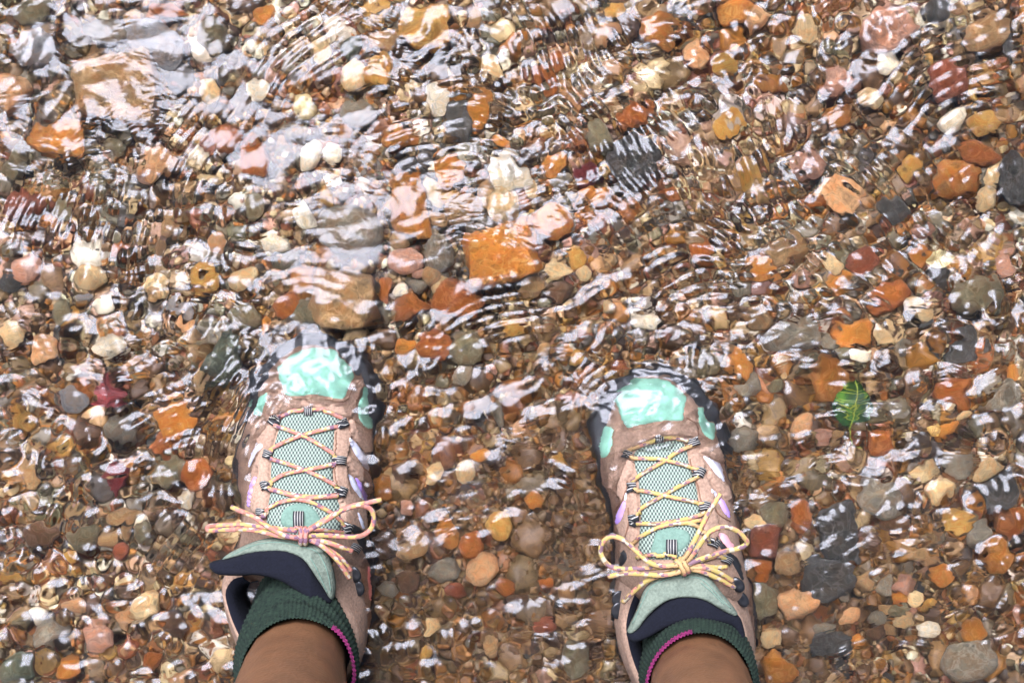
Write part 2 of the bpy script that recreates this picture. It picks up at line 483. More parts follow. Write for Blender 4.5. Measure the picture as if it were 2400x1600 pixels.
WL = .058
TOES = [((737, 880), 1.0), ((1530, 950), 1.0)]
def water_height(X, Y):
    # gently warped coordinates keep the wave trains from looking ruled
    wx = X + waves(X, Y, 10, .10, .3, .10, 21); wy = Y + waves(X, Y, 10, .10, .3, .10, 22)
    Z = waves(wx, wy, 22, .09, .22, .055, 31, R(-80), 1.0) + waves(wx, wy, 26, .045, .09, .075, 32, R(-60), .9)
    env = .5 + .5 * np.tanh(waves(X, Y, 12, .12, .4, 6.0, 41) / .25)
    env2 = .5 + .5 * np.tanh(waves(X, Y, 12, .10, .3, 6.0, 42) / .2)
    toes = sum(np.exp(-((X - un(px, py, WL).x) / .05) ** 2 - ((Y - un(px, py, WL).y) / .045) ** 2) for (px, py), _ in TOES)
    calm = np.clip(1.0 - .38 * toes - .62 * np.exp(-(((X + .02) / .15) ** 2 + ((Y - .06) / .085) ** 2)) - .5 * np.exp(-(((X - .30) / .12) ** 2 + ((Y + .22) / .08) ** 2)) - .55 * np.exp(-(((X + .27) / .17) ** 2 + ((Y - .19) / .13) ** 2)) - .30 * np.exp(-(((X - .03) / .14) ** 2 + ((Y - .25) / .07) ** 2)) - .55 * np.exp(-(((X + .01) / .10) ** 2 + ((Y + .17) / .13) ** 2)), .22, 1)
    Z += waves(wx, wy, 46, .018, .045, .25, 51) * (.42 + .85 * env) * calm
    wx2 = wx + waves(X, Y, 14, .03, .08, .22, 23); wy2 = wy + waves(X, Y, 14, .03, .08, .22, 24)
    Z += waves(wx2, wy2, 46, .0085, .018, .30, 61) * (.36 + .9 * env2 ** 2) * calm
    # short capillary trains: (px, py, crest angle, wavelength, half length, half width, slope, bend)
    r = np.random.default_rng(5)
    trains = [(1130, 270, 0, .0068, .030, .040, .34, 9), (960, 300, 20, .0070, .025, .03, .3, 6), (1650, 510, 5, .0075, .045, .03, .36, 4),
              (1440, 330, -58, .009, .07, .05, .32, 0), (1620, 400, -52, .008, .09, .035, .34, 0), (1800, 420, -50, .008, .09, .03, .32, 0),
              (1900, 600, -50, .009, .06, .03, .3, 0), (170, 520, 82, .007, .03, .10, .3, 2), (520, 1010, 75, .006, .04, .04, .3, 4),
              (560, 930, 60, .007, .03, .05, .26, 4), (1990, 955, 4, .007, .035, .035, .34, 0), (1170, 735, 12, .007, .04, .02, .32, 5),
              (430, 1290, 60, .007, .03, .03, .3, 2), (300, 1150, 20, .007, .03, .02, .26, 3),
              (440, 330, 60, .006, .03, .03, .3, 2), (720, 100, 40, .009, .05, .03, .28, 3), (1720, 640, 8, .010, .05, .03, .36, 3),
              (2130, 1270, 20, .008, .05, .02, .26, 2), (1480, 880, 15, .006, .05, .02, .28, 6), (2100, 480, -48, .009, .07, .04, .3, 0),
              (1330, 130, -62, .008, .06, .05, .32, 0), (2250, 150, 30, .009, .05, .04, .3, 2), (420, 980, 30, .008, .05, .03, .26, 3)]
    trains = [(a, b, c, d * 1.08, e * 1.15, f * 1.1, g * 1.5, h) for a, b, c, d, e, f, g, h in trains]
    for _ in range(46):
        trains.append((r.uniform(-300, 2700), r.uniform(-250, 1850), r.uniform(-80, 80), r.uniform(.0065, .011), r.uniform(.02, .05), r.uniform(.015, .035), r.uniform(.10, .24), r.uniform(-6, 6)))
    for px, py, ang, L, hl, hw, s, bend in trains:
        c = un(px, py, WL); a = R(ang)
        dx, dy = wx - c.x, wy - c.y
        u = dx * math.cos(a) + dy * math.sin(a); v = -dx * math.sin(a) + dy * math.cos(a)
        e = np.exp(-(u / hl) ** 2 - (v / hw) ** 2)
        k = 2 * math.pi / L
        Z += e * (s * 1.0 / k) * np.sin(k * (v + bend * u * u) + 2.2 * np.sin(u * 60))
    # long standing creases running down-stream on the upper right and the left
    for px, py, ang, wd, hl, h in [(1700, 330, -52, .006, .20, .0022), (1560, 280, -56, .005, .16, .0018), (1850, 560, -50, .006, .15, .0020), (175, 620, -84, .008, .14, .0030),
                                   (270, 880, -70, .007, .10, .0022), (450, 500, 70, .006, .08, .0020), (1330, 700, -168, .006, .10, .0018), (2140, 1300, 25, .004, .07, .0016)]:
        c = un(px, py, WL); a = R(ang)
        dx, dy = wx - c.x, wy - c.y
        u = dx * math.cos(a) + dy * math.sin(a); v = -dx * math.sin(a) + dy * math.cos(a)
        v = v + .012 * np.sin(u * 28 + px)
        Z += h * np.exp(-(v / wd) ** 2 - (u / hl) ** 2) * (1 + .4 * np.sin(u * 140))
    # water piling up over the toes and running along the outer side of the shoes
    for px, py, ax, ay, h in [(737, 868, .050, .048, .0105), (1530, 938, .050, .048, .0100), (590, 1060, .03, .08, .012), (1415, 1030, .022, .06, .007), (870, 930, .03, .05, .003), (745, 795, .042, .020, -.0060), (1520, 868, .040, .020, -.0058), (800, 585, .06, .045, .0038), (640, 860, .018, .03, -.003), (1440, 930, .018, .03, -.003)]:
        c = un(px, py, WL)
        Z += h * np.exp(-((X - c.x) / ax) ** 2 - ((Y - c.y) / ay) ** 2)
    for (px, py), s in TOES:
        c = un(px, py, WL)
        d = np.hypot((X - c.x) * 1.15, Y - c.y - .005)
        up = np.clip((Y - c.y + .03) / .04, 0, 1)
        Z += up * .00018 * np.exp(-((d - .062) / .028) ** 2) * np.sin(2 * math.pi * d / .0085 + 1.5 * np.sin(6 * np.arctan2(Y - c.y, X - c.x)))
    return Z

xs = graded(.66, .0017, 40); ys = graded(.50, .0017, 40)
X, Y = np.meshgrid(xs, ys)
fade = np.exp(-np.clip((np.maximum(np.abs(X) / .66, np.abs(Y) / .50) - 1), 0, None) * 2.0)
WZ = water_height(X, Y) * fade + WL
water = grid_obj('stream_water', xs, ys, WZ, M['water'])
tag(water, 'clear rippling shallow stream water flowing over the stones', 'water', kind='structure')

# ------------------------------------------------------------------ stones
def ico(sub):
    bm = bmesh.new()
    bmesh.ops.create_icosphere(bm, subdivisions=sub, radius=1)
    v = np.array([list(x.co) for x in bm.verts]); f = np.array([[x.index for x in p.verts] for p in bm.faces])
    bm.free()
    return v / np.linalg.norm(v, axis=1)[:, None], f
ICO = {s: ico(s) for s in (1, 2, 3, 4)}

def noise3(P, seed, scale, n=10):
    r = np.random.default_rng(seed)
    out = np.zeros(len(P))
    for _ in range(n):
        k = r.normal(0, 1, 3); k = k / np.linalg.norm(k) * scale * r.uniform(.6, 1.5)
        out += np.sin(P @ k * 3.0 + r.uniform(0, 6.28))
    return out / math.sqrt(n / 2)

def stone_shape(kind, seed, sub):
    """unit stone: x and y half-size about 1, z half-size about 1"""
    d, f = ICO[sub]
    r = np.random.default_rng(seed)
    if kind == 'round':
        rad = 1 + .07 * noise3(d, seed, .7) + .02 * noise3(d, seed + 1, 2.2)
    else:
        if kind == 'block':
            ns = [np.array(v, float) for v in ((1, 0, 0), (-1, 0, 0), (0, 1, 0), (0, -1, 0), (0, 0, 1), (0, 0, -1))]
            ns = [n + r.normal(0, .14, 3) for n in ns]; cs = [r.uniform(.80, .95) for _ in ns]
            for _ in range(5):
                ns.append(r.normal(0, 1, 3)); cs.append(r.uniform(.98, 1.16))
            p = 18
        else:
            ns = [r.normal(0, 1, 3) for _ in range(13 if kind == 'angular' else 18)]
            cs = [r.uniform(.70, 1.0) for _ in ns]; p = 16 if kind == 'angular' else 9
        A = np.array([n / np.linalg.norm(n) for n in ns]); C = np.array(cs)
        q = np.clip((d @ A.T) / C, 1e-3, None)
        rad = 1 / (np.sum(q ** p, axis=1) ** (1 / p))
        rad *= 1 + .035 * noise3(d, seed, 1.0) + .022 * noise3(d, seed + 1, 2.6)
        if kind == 'knobbly':
            rad *= 1 + .07 * noise3(d, seed + 2, 1.9)
    if sub >= 3:
        rad *= 1 + .012 * noise3(d, seed + 3, 5.0)
    v = d * rad[:, None]
    v = v / np.abs(v).max(axis=0)
    return v, f

ZONE = dict(A=(0, 0, 2.904), B=(800, 0, 2.904), C=(1600, 0, 2.904), D=(0, 540, 2.904), E=(1600, 540, 2.904), F=(0, 1060, 2.904), G=(800, 1060, 2.904), H=(1600, 1060, 2.904), Z=(640, 300, 2.8))
# zone, x, y, width, height, turn, colour, shape, label or '', short name or ''
ST = [
('Z',480,1110,395,415,-8,'tan','block','large square-topped tan stone just above the toe of the shoe with crossed coral laces','large square tan stone'),
('Z',880,500,235,430,6,'amber','block','tall amber brown stone with squared corners left of the cream curved chip','tall amber stone'),
('Z',1510,260,350,260,-6,'white','knobbly','chalk white knobbly stone, the whitest of the clear middle patch','chalk white stone'),
('Z',1490,830,530,370,14,'orange','block','broad flat orange slab, the largest stone in the clear middle patch','broad orange slab'),
('Z',2060,290,180,160,0,'maroon','round','smooth maroon pebble, the only deep wine-red one','maroon pebble'),
('Z',1090,790,270,280,20,'grey','knobbly','grey and white mottled stone touching the broad orange slab','mottled grey stone'),
('Z',1840,915,220,150,12,'cream','knobbly','oblong cream stone at the lower right corner of the broad orange slab','oblong cream stone'),
('Z',2010,840,145,150,0,'ochre','angular','small yellow ochre stone sitting above the oblong cream stone','small ochre stone'),
('Z',2030,940,90,110,0,'cream','round','',''),
('Z',1510,510,240,270,10,'cream','knobbly','pitted cream stone directly below the chalk white stone','pitted cream stone'),
('Z',1050,430,110,210,18,'cream','round','cream curved chip standing beside the tall amber stone','cream curved chip'),
('Z',1390,400,100,130,0,'tan','round','',''),
('Z',180,560,215,205,0,'white','angular','bright white angular stone left of the wide pale grey cobble','bright white angular stone'),
('Z',500,660,410,330,-15,'grey','round','wide pale grey cobble above the large square tan stone','wide pale grey cobble'),
('Z',1200,1130,340,250,-20,'rust','block','deep rust stone below the broad orange slab','deep rust stone'),
('Z',890,1180,270,200,0,'rust','angular','',''),
('Z',720,1060,95,180,0,'rust','block','',''),
('Z',830,1060,95,90,20,'white','round','',''),
('Z',940,1030,125,95,-20,'grey','angular','',''),
('Z',1030,950,125,150,0,'tan','round','',''),
('Z',1085,1020,80,115,-30,'cream','round','',''),
('Z',940,940,75,75,0,'pink','round','',''),
('Z',850,870,230,160,0,'pink','round','rounded dusky pink stone between the tall amber stone and the large square tan stone','rounded dusky pink stone'),
('Z',820,730,115,115,0,'tan','round','',''),
('Z',880,220,240,160,0,'slate','angular','dark slate stone capping the top of the tall amber stone','dark slate cap stone'),
('Z',800,60,290,190,0,'orange','angular','',''),
('Z',1200,280,270,240,0,'orange','angular','pale orange stone left of the chalk white stone','pale orange stone'),
('Z',1850,230,165,155,0,'orange','angular','',''),
('Z',2110,440,185,115,-25,'orange','block','orange brick-shaped stone under the maroon pebble','brick-shaped orange stone'),
('Z',1830,610,240,215,0,'orange','round','',''),
('Z',1355,640,145,115,10,'grey','round','',''),
('Z',1700,1020,150,140,-20,'tan','block','',''),
('Z',1890,1060,210,150,0,'brown','angular','',''),
('Z',110,1150,145,135,0,'rust','round','',''),
('Z',200,1210,175,185,0,'olive','round','',''),
('Z',1150,450,150,150,0,'ochre','round','',''),
('Z',1690,400,80,125,0,'cream','round','',''),
('Z',1890,340,115,95,0,'grey','round','',''),
('Z',1260,1430,210,240,0,'olive','round','',''),
('Z',1570,1310,160,125,0,'ochre','round','',''),
('Z',1790,1440,125,125,0,'tan','round','',''),
('Z',2180,1150,125,125,0,'cream','angular','',''),
('Z',1990,1500,95,115,0,'ochre','round','',''),
('Z',860,1430,180,165,0,'orange','angular','',''),
('Z',1060,1420,240,210,0,'rust','round','',''),
('Z',1070,600,135,85,0,'tan','round','',''),
('Z',240,170,130,210,-30,'white','round','',''),
('Z',380,160,115,105,0,'white','round','',''),
('Z',460,30,90,85,0,'amber','round','',''),
('Z',1240,540,260,200,25,'tan','round','',''),
('B',590,200,420,340,0,'ochre','knobbly','large knobbly ochre boulder near the middle of the top edge','large ochre boulder'),
('B',290,270,195,155,0,'tan','round','',''),
('B',280,450,245,270,10,'ochre','angular','',''),
('B',80,500,175,205,0,'cream','round','wavy-looking cream stone left of the ochre boulder','wavy cream stone'),
('B',60,310,145,155,0,'green','round','dark green rounded pebble left of the large ochre boulder','dark green pebble'),
('B',660,670,165,185,0,'white','round','',''),
('B',100,770,240,210,0,'grey','round','',''),
('B',920,110,105,135,0,'tan','round','',''),
('B',1860,70,135,125,0,'ochre','round','',''),
('B',1810,240,155,145,20,'peach','angular','',''),
('B',800,780,155,340,5,'slate','block','long dark slate stone under the arched ripples','long dark slate stone'),
('B',930,740,135,270,0,'amber','block','',''),
('B',1010,440,240,240,0,'cream','angular','',''),
('B',1500,400,155,135,0,'rust','angular','',''),
('B',1660,640,165,165,-30,'peach','angular','',''),
('B',2000,1100,345,340,-30,'slate','round','broad dark grey cobble to the right of the maroon pebble','broad dark grey cobble'),
('B',2220,1310,155,135,0,'rust','round','',''),
('B',2150,200,250,230,0,'orange','round','',''),
('B',1950,180,125,155,0,'brown','round','',''),
('B',1090,960,155,105,-10,'orange','round','',''),
('B',650,400,105,75,0,'slate','round','',''),
('B',1400,540,120,220,35,'rust','block','',''),
('B',1750,900,150,260,30,'olive','round','',''),
('A',1060,300,520,310,-5,'bluegrey','angular','wide flat blue-grey rock, the bluest stone in the upper left','wide blue-grey rock'),
('A',790,600,570,470,0,'tan','block','largest pale tan slab, below the wide blue-grey rock','large pale tan slab'),
('A',50,620,230,270,-35,'peach','block','peach-coloured stone cut by the left edge, uppermost there','peach edge stone'),
('A',450,940,490,250,-10,'orange','angular','long orange stone below the large pale tan slab','long orange stone'),
('A',1060,1120,310,260,0,'peach','angular','',''),
('A',1420,620,135,190,10,'cream','round','',''),
('A',2210,340,175,240,15,'cream','angular','yellowish cream stone with a notched top beside the dark green pebble','yellowish cream stone'),
('A',2200,480,105,105,0,'brown','round','',''),
('A',1730,1080,175,250,10,'rust','block','glossy rust block with a pale left flank','glossy rust block'),
('A',1530,930,205,205,0,'rust','round','',''),
('A',1350,1040,105,165,0,'white','angular','',''),
('A',1450,250,210,240,0,'olive','round','',''),
('A',1800,80,210,170,0,'orange','angular','',''),
('A',1420,1200,290,110,-15,'cream','angular','',''),
('A',1100,50,310,130,0,'rust','angular','',''),
('A',700,200,270,190,0,'grey','round','',''),
('A',150,1400,340,260,0,'redbrown','angular','',''),
('A',400,1440,145,170,0,'olive','round','',''),
('A',1780,600,210,170,0,'white','angular','',''),
('A',230,330,280,250,0,'bluegrey','round','',''),
('A',950,820,300,160,-10,'amber','angular','',''),
('A',200,60,240,180,0,'olive','round','',''),
('C',350,60,225,185,0,'orange','round','vivid orange rounded stone cut by the top edge','vivid orange top stone'),
('C',510,120,165,155,-25,'peach','angular','',''),
('C',1400,200,410,410,0,'pink','knobbly','large salmon pink stone in the upper right','large salmon pink stone'),
('C',2080,200,340,240,40,'tan','round','long pale tan stone slanting up to the top right corner','long slanting tan stone'),
('C',80,330,175,230,0,'peach','angular','',''),
('C',1850,820,195,185,0,'white','angular','',''),
('C',2060,830,205,155,0,'ochre','round','',''),
('C',1800,560,310,310,20,'redbrown','knobbly','red-brown lumpy stone below the long slanting tan stone','lumpy red-brown stone'),
('C',1290,640,155,145,0,'cream','round','',''),
('C',1980,1010,360,210,0,'rust','angular','',''),
('C',1850,1220,340,260,0,'orange','knobbly','wide knobbly orange stone near the right edge','wide knobbly orange stone'),
('C',2140,1170,110,185,-20,'cream','round','',''),
('C',2080,1340,145,175,-20,'cream','round','',''),
('C',2260,1200,200,360,0,'slate','round','tall dark stone cut by the right edge beside two cream pebbles','tall dark edge stone'),
('C',330,830,225,125,20,'ochre','angular','',''),
('C',1060,780,165,165,0,'amber','round','',''),
('C',2240,280,155,260,0,'slate','angular','',''),
('C',1750,60,165,185,0,'slate','round','',''),
('C',1060,560,310,240,0,'pink','angular','',''),
('C',1420,420,125,135,0,'white','round','',''),
('C',300,430,185,135,0,'ochre','round','',''),
('C',1100,1330,310,210,-25,'peach','block','',''),
('C',1440,1410,270,170,0,'slate','round','',''),
('C',620,560,240,170,-20,'amber','angular','',''),
('C',900,1130,290,200,-20,'pink','angular','',''),
('E',990,1010,260,290,-30,'amber','round','rounded amber stone tucked behind the tip of the green leaf','amber stone behind the leaf'),
('E',1340,1420,235,230,0,'rust','knobbly','pitted rust stone just below the green leaf','pitted rust stone'),
('E',1220,850,130,110,0,'white','round','white oval pebble up and right of the amber stone by the leaf','white oval pebble'),
('E',1370,670,130,135,0,'cream','angular','',''),
('E',1490,790,115,135,0,'grey','round','',''),
('E',1160,690,240,180,0,'orange','block','',''),
('E',1110,820,105,115,0,'olive','round','',''),
('E',1020,740,105,135,0,'grey','round','',''),
('E',1650,620,120,105,0,'slate','round','',''),
('E',1720,800,115,95,0,'slate','angular','',''),
('E',1920,810,230,185,30,'slate','block','',''),
('E',1070,380,180,200,0,'orange','angular','',''),
('E',1430,440,270,190,20,'rust','round','glossy rust stone with a shadowed left end, right of centre','glossy rust stone'),
('E',1590,510,165,145,0,'cream','round','',''),
('E',2020,440,340,270,0,'olive','round','broad olive-grey cobble near the right edge','broad olive cobble'),
('E',130,140,185,165,0,'rust','round','',''),
('E',540,260,185,145,0,'orange','round','',''),
('E',430,370,165,135,0,'grey','angular','',''),
('E',790,700,430,250,5,'grey','round','wide dull grey cobble above the green leaf','wide dull grey cobble'),
('E',390,910,155,180,15,'orange','round','bright orange pebble up and right of the toe of the shoe with the yellow bow','bright orange pebble'),
('E',2200,220,145,175,0,'pink','round','',''),
('E',1240,220,210,180,40,'redbrown','block','',''),
('E',1040,230,135,115,0,'cream','angular','',''),
('E',1800,1350,145,135,0,'orange','round','',''),
('E',1840,1100,230,180,0,'rust','block','',''),
('E',2180,1130,260,270,0,'grey','round','',''),
('E',2260,960,135,125,0,'orange','round','',''),
('E',700,950,85,115,0,'cream','round','',''),
('E',620,1070,125,135,0,'olive','round','',''),
('E',440,1070,155,155,0,'grey','round','',''),
('E',1060,1410,135,125,0,'tan','angular','',''),
('E',950,1380,95,85,0,'pink','round','',''),
('E',1910,1240,165,115,0,'cream','round','',''),
('E',400,1420,230,190,0,'grey','knobbly','',''),
('E',700,130,210,190,0,'tan','angular','',''),
('E',1660,170,130,100,0,'amber','round','',''),
('H',1060,540,245,390,5,'slate','block','tall dark speckled block, upper of the two dark blocks beside the yellow-bowed shoe','upper dark block'),
('H',1000,860,330,290,8,'slate','block','dark grey block, lower of the two dark blocks beside the yellow-bowed shoe','lower dark block'),
('H',570,620,195,225,0,'redbrown','block','brick red squarish stone left of the upper dark block','brick red stone'),
('H',820,460,145,215,10,'rust','round','upright glossy rust pebble touching the upper dark block','upright rust pebble'),
('H',720,760,175,155,0,'tan','round','speckled tan round pebble left of the lower dark block','speckled tan pebble'),
('H',640,430,175,175,0,'olive','round','',''),
('H',540,490,185,115,-15,'cream','round','',''),
('H',1700,140,235,135,5,'cream','angular','',''),
('H',1740,270,185,145,20,'cream','angular','',''),
('H',1880,90,165,115,0,'grey','block','',''),
('H',2080,130,225,205,0,'cream','angular','',''),
('H',2150,290,310,220,30,'slate','block','',''),
('H',2280,480,200,260,0,'rust','angular','',''),
('H',2020,570,225,190,30,'grey','round','',''),
('H',1770,820,145,125,0,'orange','round','',''),
('H',2150,720,205,215,0,'amber','round','',''),
('H',1350,320,290,260,0,'grey','round','',''),
('H',550,1030,195,245,0,'olive','block','',''),
('H',790,1040,290,230,-20,'peach','angular','pale peach slab below the lower dark block','pale peach slab'),
('H',610,1270,155,125,0,'cream','round','flat cream pebble beside the heel of the yellow-bowed shoe','flat cream pebble'),
('H',620,1450,300,260,0,'amber','knobbly','large amber stone cut by the bottom edge beside the bare leg','large amber bottom stone'),
('H',970,1190,175,105,-10,'grey','round','',''),
('H',1000,1310,310,190,0,'slate','knobbly','',''),
('H',1530,880,165,155,0,'pink','angular','',''),
('H',1390,900,125,155,-15,'grey','round','',''),
('H',1230,860,155,105,0,'tan','round','',''),
('H',1490,980,105,75,0,'orange','round','',''),
('H',1590,990,105,105,0,'cream','round','',''),
('H',1690,1040,115,115,0,'ochre','angular','',''),
('H',1480,1070,155,95,0,'olive','round','',''),
('H',1520,1150,135,125,0,'cream','round','',''),
('H',1330,1130,135,115,0,'grey','round','',''),
('H',1390,1060,95,95,0,'tan','round','',''),
('H',1580,1080,75,95,0,'pink','round','',''),
('H',1330,1240,125,115,0,'brown','round','',''),
('H',1200,1290,85,95,0,'orange','round','',''),
('H',1420,1220,85,85,0,'tan','round','',''),
('H',1990,1230,155,155,0,'amber','round','',''),
('H',1950,1430,360,290,0,'grey','round','broad pale grey cobble near the bottom right corner','broad pale grey corner cobble'),
('H',1690,1220,145,125,0,'white','round','',''),
('H',2290,1100,85,135,0,'pink','angular','',''),
('H',560,780,145,95,-10,'rust','round','',''),
('H',560,850,95,85,0,'rust','round','',''),
('H',1610,690,205,125,-20,'tan','round','',''),
('H',1850,470,260,130,25,'ochre','angular','',''),
('H',1450,500,200,150,0,'brown','round','',''),
('F',1010,1030,250,190,0,'cream','knobbly','pale yellow knobbly stone in the lower left','pale yellow knobbly stone'),
('F',660,1260,200,200,0,'pink','round','pinkish white round stone in the lower left','pinkish white stone'),
('F',830,1130,125,125,0,'peach','round','',''),
('F',1030,1440,165,180,0,'rust','angular','',''),
('F',450,1470,135,155,0,'orange','block','',''),
('F',490,1050,155,115,0,'peach','round','',''),
('F',820,440,270,105,10,'tan','block','',''),
('F',770,200,155,190,0,'maroon','angular','dull red stone, the reddest in the lower left','dull red stone'),
('F',1150,130,240,230,0,'olive','round','',''),
('F',1360,170,210,260,0,'rust','round','',''),
('F',720,600,125,85,15,'tan','round','',''),
('F',840,540,85,115,-20,'tan','angular','',''),
('F',570,580,250,190,15,'olive','round','',''),
('F',1280,330,125,125,0,'white','round','',''),
('F',240,1120,155,125,0,'white','angular','',''),
('F',30,230,95,125,0,'cream','round','',''),
('F',180,170,115,165,20,'tan','round','',''),
('F',100,1480,260,210,0,'green','round','grey-green speckled stone in the bottom left corner','grey-green corner stone'),
('F',800,680,155,135,0,'redbrown','round','',''),
('F',470,720,105,75,0,'ochre','round','',''),
('F',980,540,135,155,0,'olive','round','',''),
('F',60,840,190,105,0,'ochre','angular','',''),
('F',970,490,115,95,0,'white','round','',''),
('F',330,1230,210,160,0,'grey','round','',''),
('F',250,560,190,160,0,'brown','round','',''),
('F',1180,1180,190,150,0,'brown','round','',''),
('D',1250,1280,340,270,10,'orange','angular','large orange stone left of the shoe with crossed coral laces','large orange side stone'),
('D',1560,850,340,370,0,'green','knobbly','mottled grey-green cobble up and left of the coral-laced toe','mottled grey-green cobble'),
('D',160,250,185,165,0,'pink','round','',''),
('D',290,800,210,180,0,'peach','block','',''),
('D',60,690,135,180,0,'cream','round','',''),
('D',60,350,175,115,0,'slate','round','',''),
('D',400,560,105,205,10,'olive','round','',''),
('D',560,430,85,85,0,'bluegrey','round','',''),
('D',680,510,115,85,0,'white','round','',''),
('D',390,700,75,85,0,'slate','round','',''),
('D',1060,380,190,155,0,'cream','round','',''),
('D',1210,520,135,95,0,'bluegrey','round','',''),
('D',1960,520,185,135,-20,'rust','round','',''),
('D',1820,640,125,190,0,'orange','angular','',''),
('D',1240,640,135,155,-30,'peach','round','',''),
('D',1650,320,210,170,0,'cream','angular','',''),
('D',1470,90,115,155,0,'peach','round','',''),
('D',140,1300,190,190,0,'ochre','angular','',''),
('D',1150,1430,270,170,0,'rust','angular','',''),
('D',800,1330,175,170,0,'grey','round','',''),
('D',280,30,125,105,0,'brown','round','',''),
('D',800,130,190,160,0,'rust','angular','',''),
('D',600,300,145,125,0,'cream','round','',''),
('D',730,780,200,150,0,'white','round','',''),
('D',500,1150,160,140,0,'bluegrey','round','',''),
('D',1400,1000,120,170,0,'cream','round','',''),
('G',650,140,175,165,0,'cream','angular','cream stone between the two shoes, nearer the coral-laced one','cream stone between the shoes'),
('G',840,140,135,165,-15,'cream','round','',''),
('G',440,380,85,115,0,'pink','block','',''),
('G',490,660,215,135,30,'tan','block','slanting tan bar-shaped stone between the two shoes','slanting tan bar'),
('G',880,640,155,170,0,'rust','round','glossy rust pebble midway between the two shoes','rust pebble between the shoes'),
('G',1080,500,180,180,0,'ochre','round','',''),
('G',780,940,135,115,0,'redbrown','round','',''),
('G',1540,980,125,145,0,'tan','round','',''),
('G',1110,930,115,105,0,'rust','round','',''),
('G',640,1200,175,170,-30,'cream','angular','',''),
('G',260,230,170,180,0,'amber','round','',''),
('G',290,640,170,190,0,'brown','round','',''),
('G',310,920,125,115,0,'grey','round','',''),
('G',700,790,190,145,0,'grey','round','',''),
('G',1390,900,105,95,0,'rust','round','',''),
('G',1500,50,155,135,0,'ochre','angular','',''),
('G',1590,1390,170,210,0,'olive','round','',''),
('G',1190,1010,155,105,0,'brown','round','',''),
('G',1020,1330,125,155,0,'tan','round','',''),
('G',560,1390,115,105,0,'ochre','round','',''),
('G',1380,1190,155,135,0,'redbrown','round','',''),
('G',480,860,190,190,0,'brown','angular','',''),
('G',1310,330,115,105,0,'orange','round','',''),
('G',950,30,135,95,0,'orange','round','',''),
('G',420,120,150,150,0,'brown','angular','',''),
]

GROUP = 'stones lying on the stream bed'
SHAPES = {}
def shape_mesh(kind, var, sub):
    k = (kind, var, sub)
    if k not in SHAPES:
        v, f = stone_shape(kind, 100 * len(kind) + var * 17 + sub, sub)
        SHAPES[k] = (v, f)
    return SHAPES[k]
MESHES = {}
def stone_data(kind, var, sub, colr):
    k = (kind, var, sub, colr)
    if k not in MESHES:
        v, f = shape_mesh(kind, var, sub)
        me = bpy.data.meshes.new('stone_%s' % kind)
        me.from_pydata(v.tolist(), [], f.tolist())
        me.polygons.foreach_set('use_smooth', [True] * len(me.polygons))
        me.materials.append(SM[colr]); me.update()
        MESHES[k] = me
    return MESHES[k]

stones = []     # x, y, half width, half height, colour, shape, label, short, object
def add_stone(x, y, a, b, rot, colr, kind, label, short, flat=None, zc=None):
    big = max(a, b)
    sub = 4 if big > .026 else 3
    var = random.randrange(5)
    o = bpy.data.objects.new('cobble' if big > .026 else 'pebble', stone_data(kind, var, sub, colr))
    h = min(a, b) * (flat or random.uniform(.5, .72))
    h = min(h, .020)
    z = zc if zc is not None else .009 + h * .62
    z = min(z, .039 - h)
    o.location = (x, y, z)
    o.rotation_euler = (random.uniform(-.12, .12), random.uniform(-.12, .12), R(rot))
    o.scale = (a, b, h)
    o['group'] = GROUP
    o['category'] = 'stone'
    link(o)
    stones.append([x, y, a, b, colr, kind, label, short, o])

for (zn, zx, zy, w, h, rot, c, kind, lab, short) in ST:
    x0, y0, s = ZONE[zn]
    p = un(x0 + zx / s, y0 + zy / s, .03)
    k = (D - .03) / F / s
    add_stone(p.x, p.y, w * k * .55, h * k * .55, rot, c, kind, lab, short)

# further single stones where the bed shows no larger one
tries = 0
need = 300 - len(stones)
PAL = ['cream', 'tan', 'rust', 'orange', 'grey', 'white', 'ochre', 'brown', 'pink', 'slate', 'olive', 'peach']
while need > 0 and tries < 6000:
    tries += 1
    px, py = random.uniform(10, 2390), random.uniform(10, 1590)
    if (480 < px < 900 and py > 780) or (1390 < px < 1780 and py > 850): continue
    p = un(px, py, .03); a = random.uniform(.010, .017)
    if all(math.hypot(p.x - s[0], p.y - s[1]) > a * .8 + max(s[2], s[3]) * .85 for s in stones):
        add_stone(p.x, p.y, a, a * random.uniform(.65, .95), random.uniform(0, 180), random.choice(PAL), random.choice(['round', 'angular', 'knobbly']), '', '')
        need -= 1

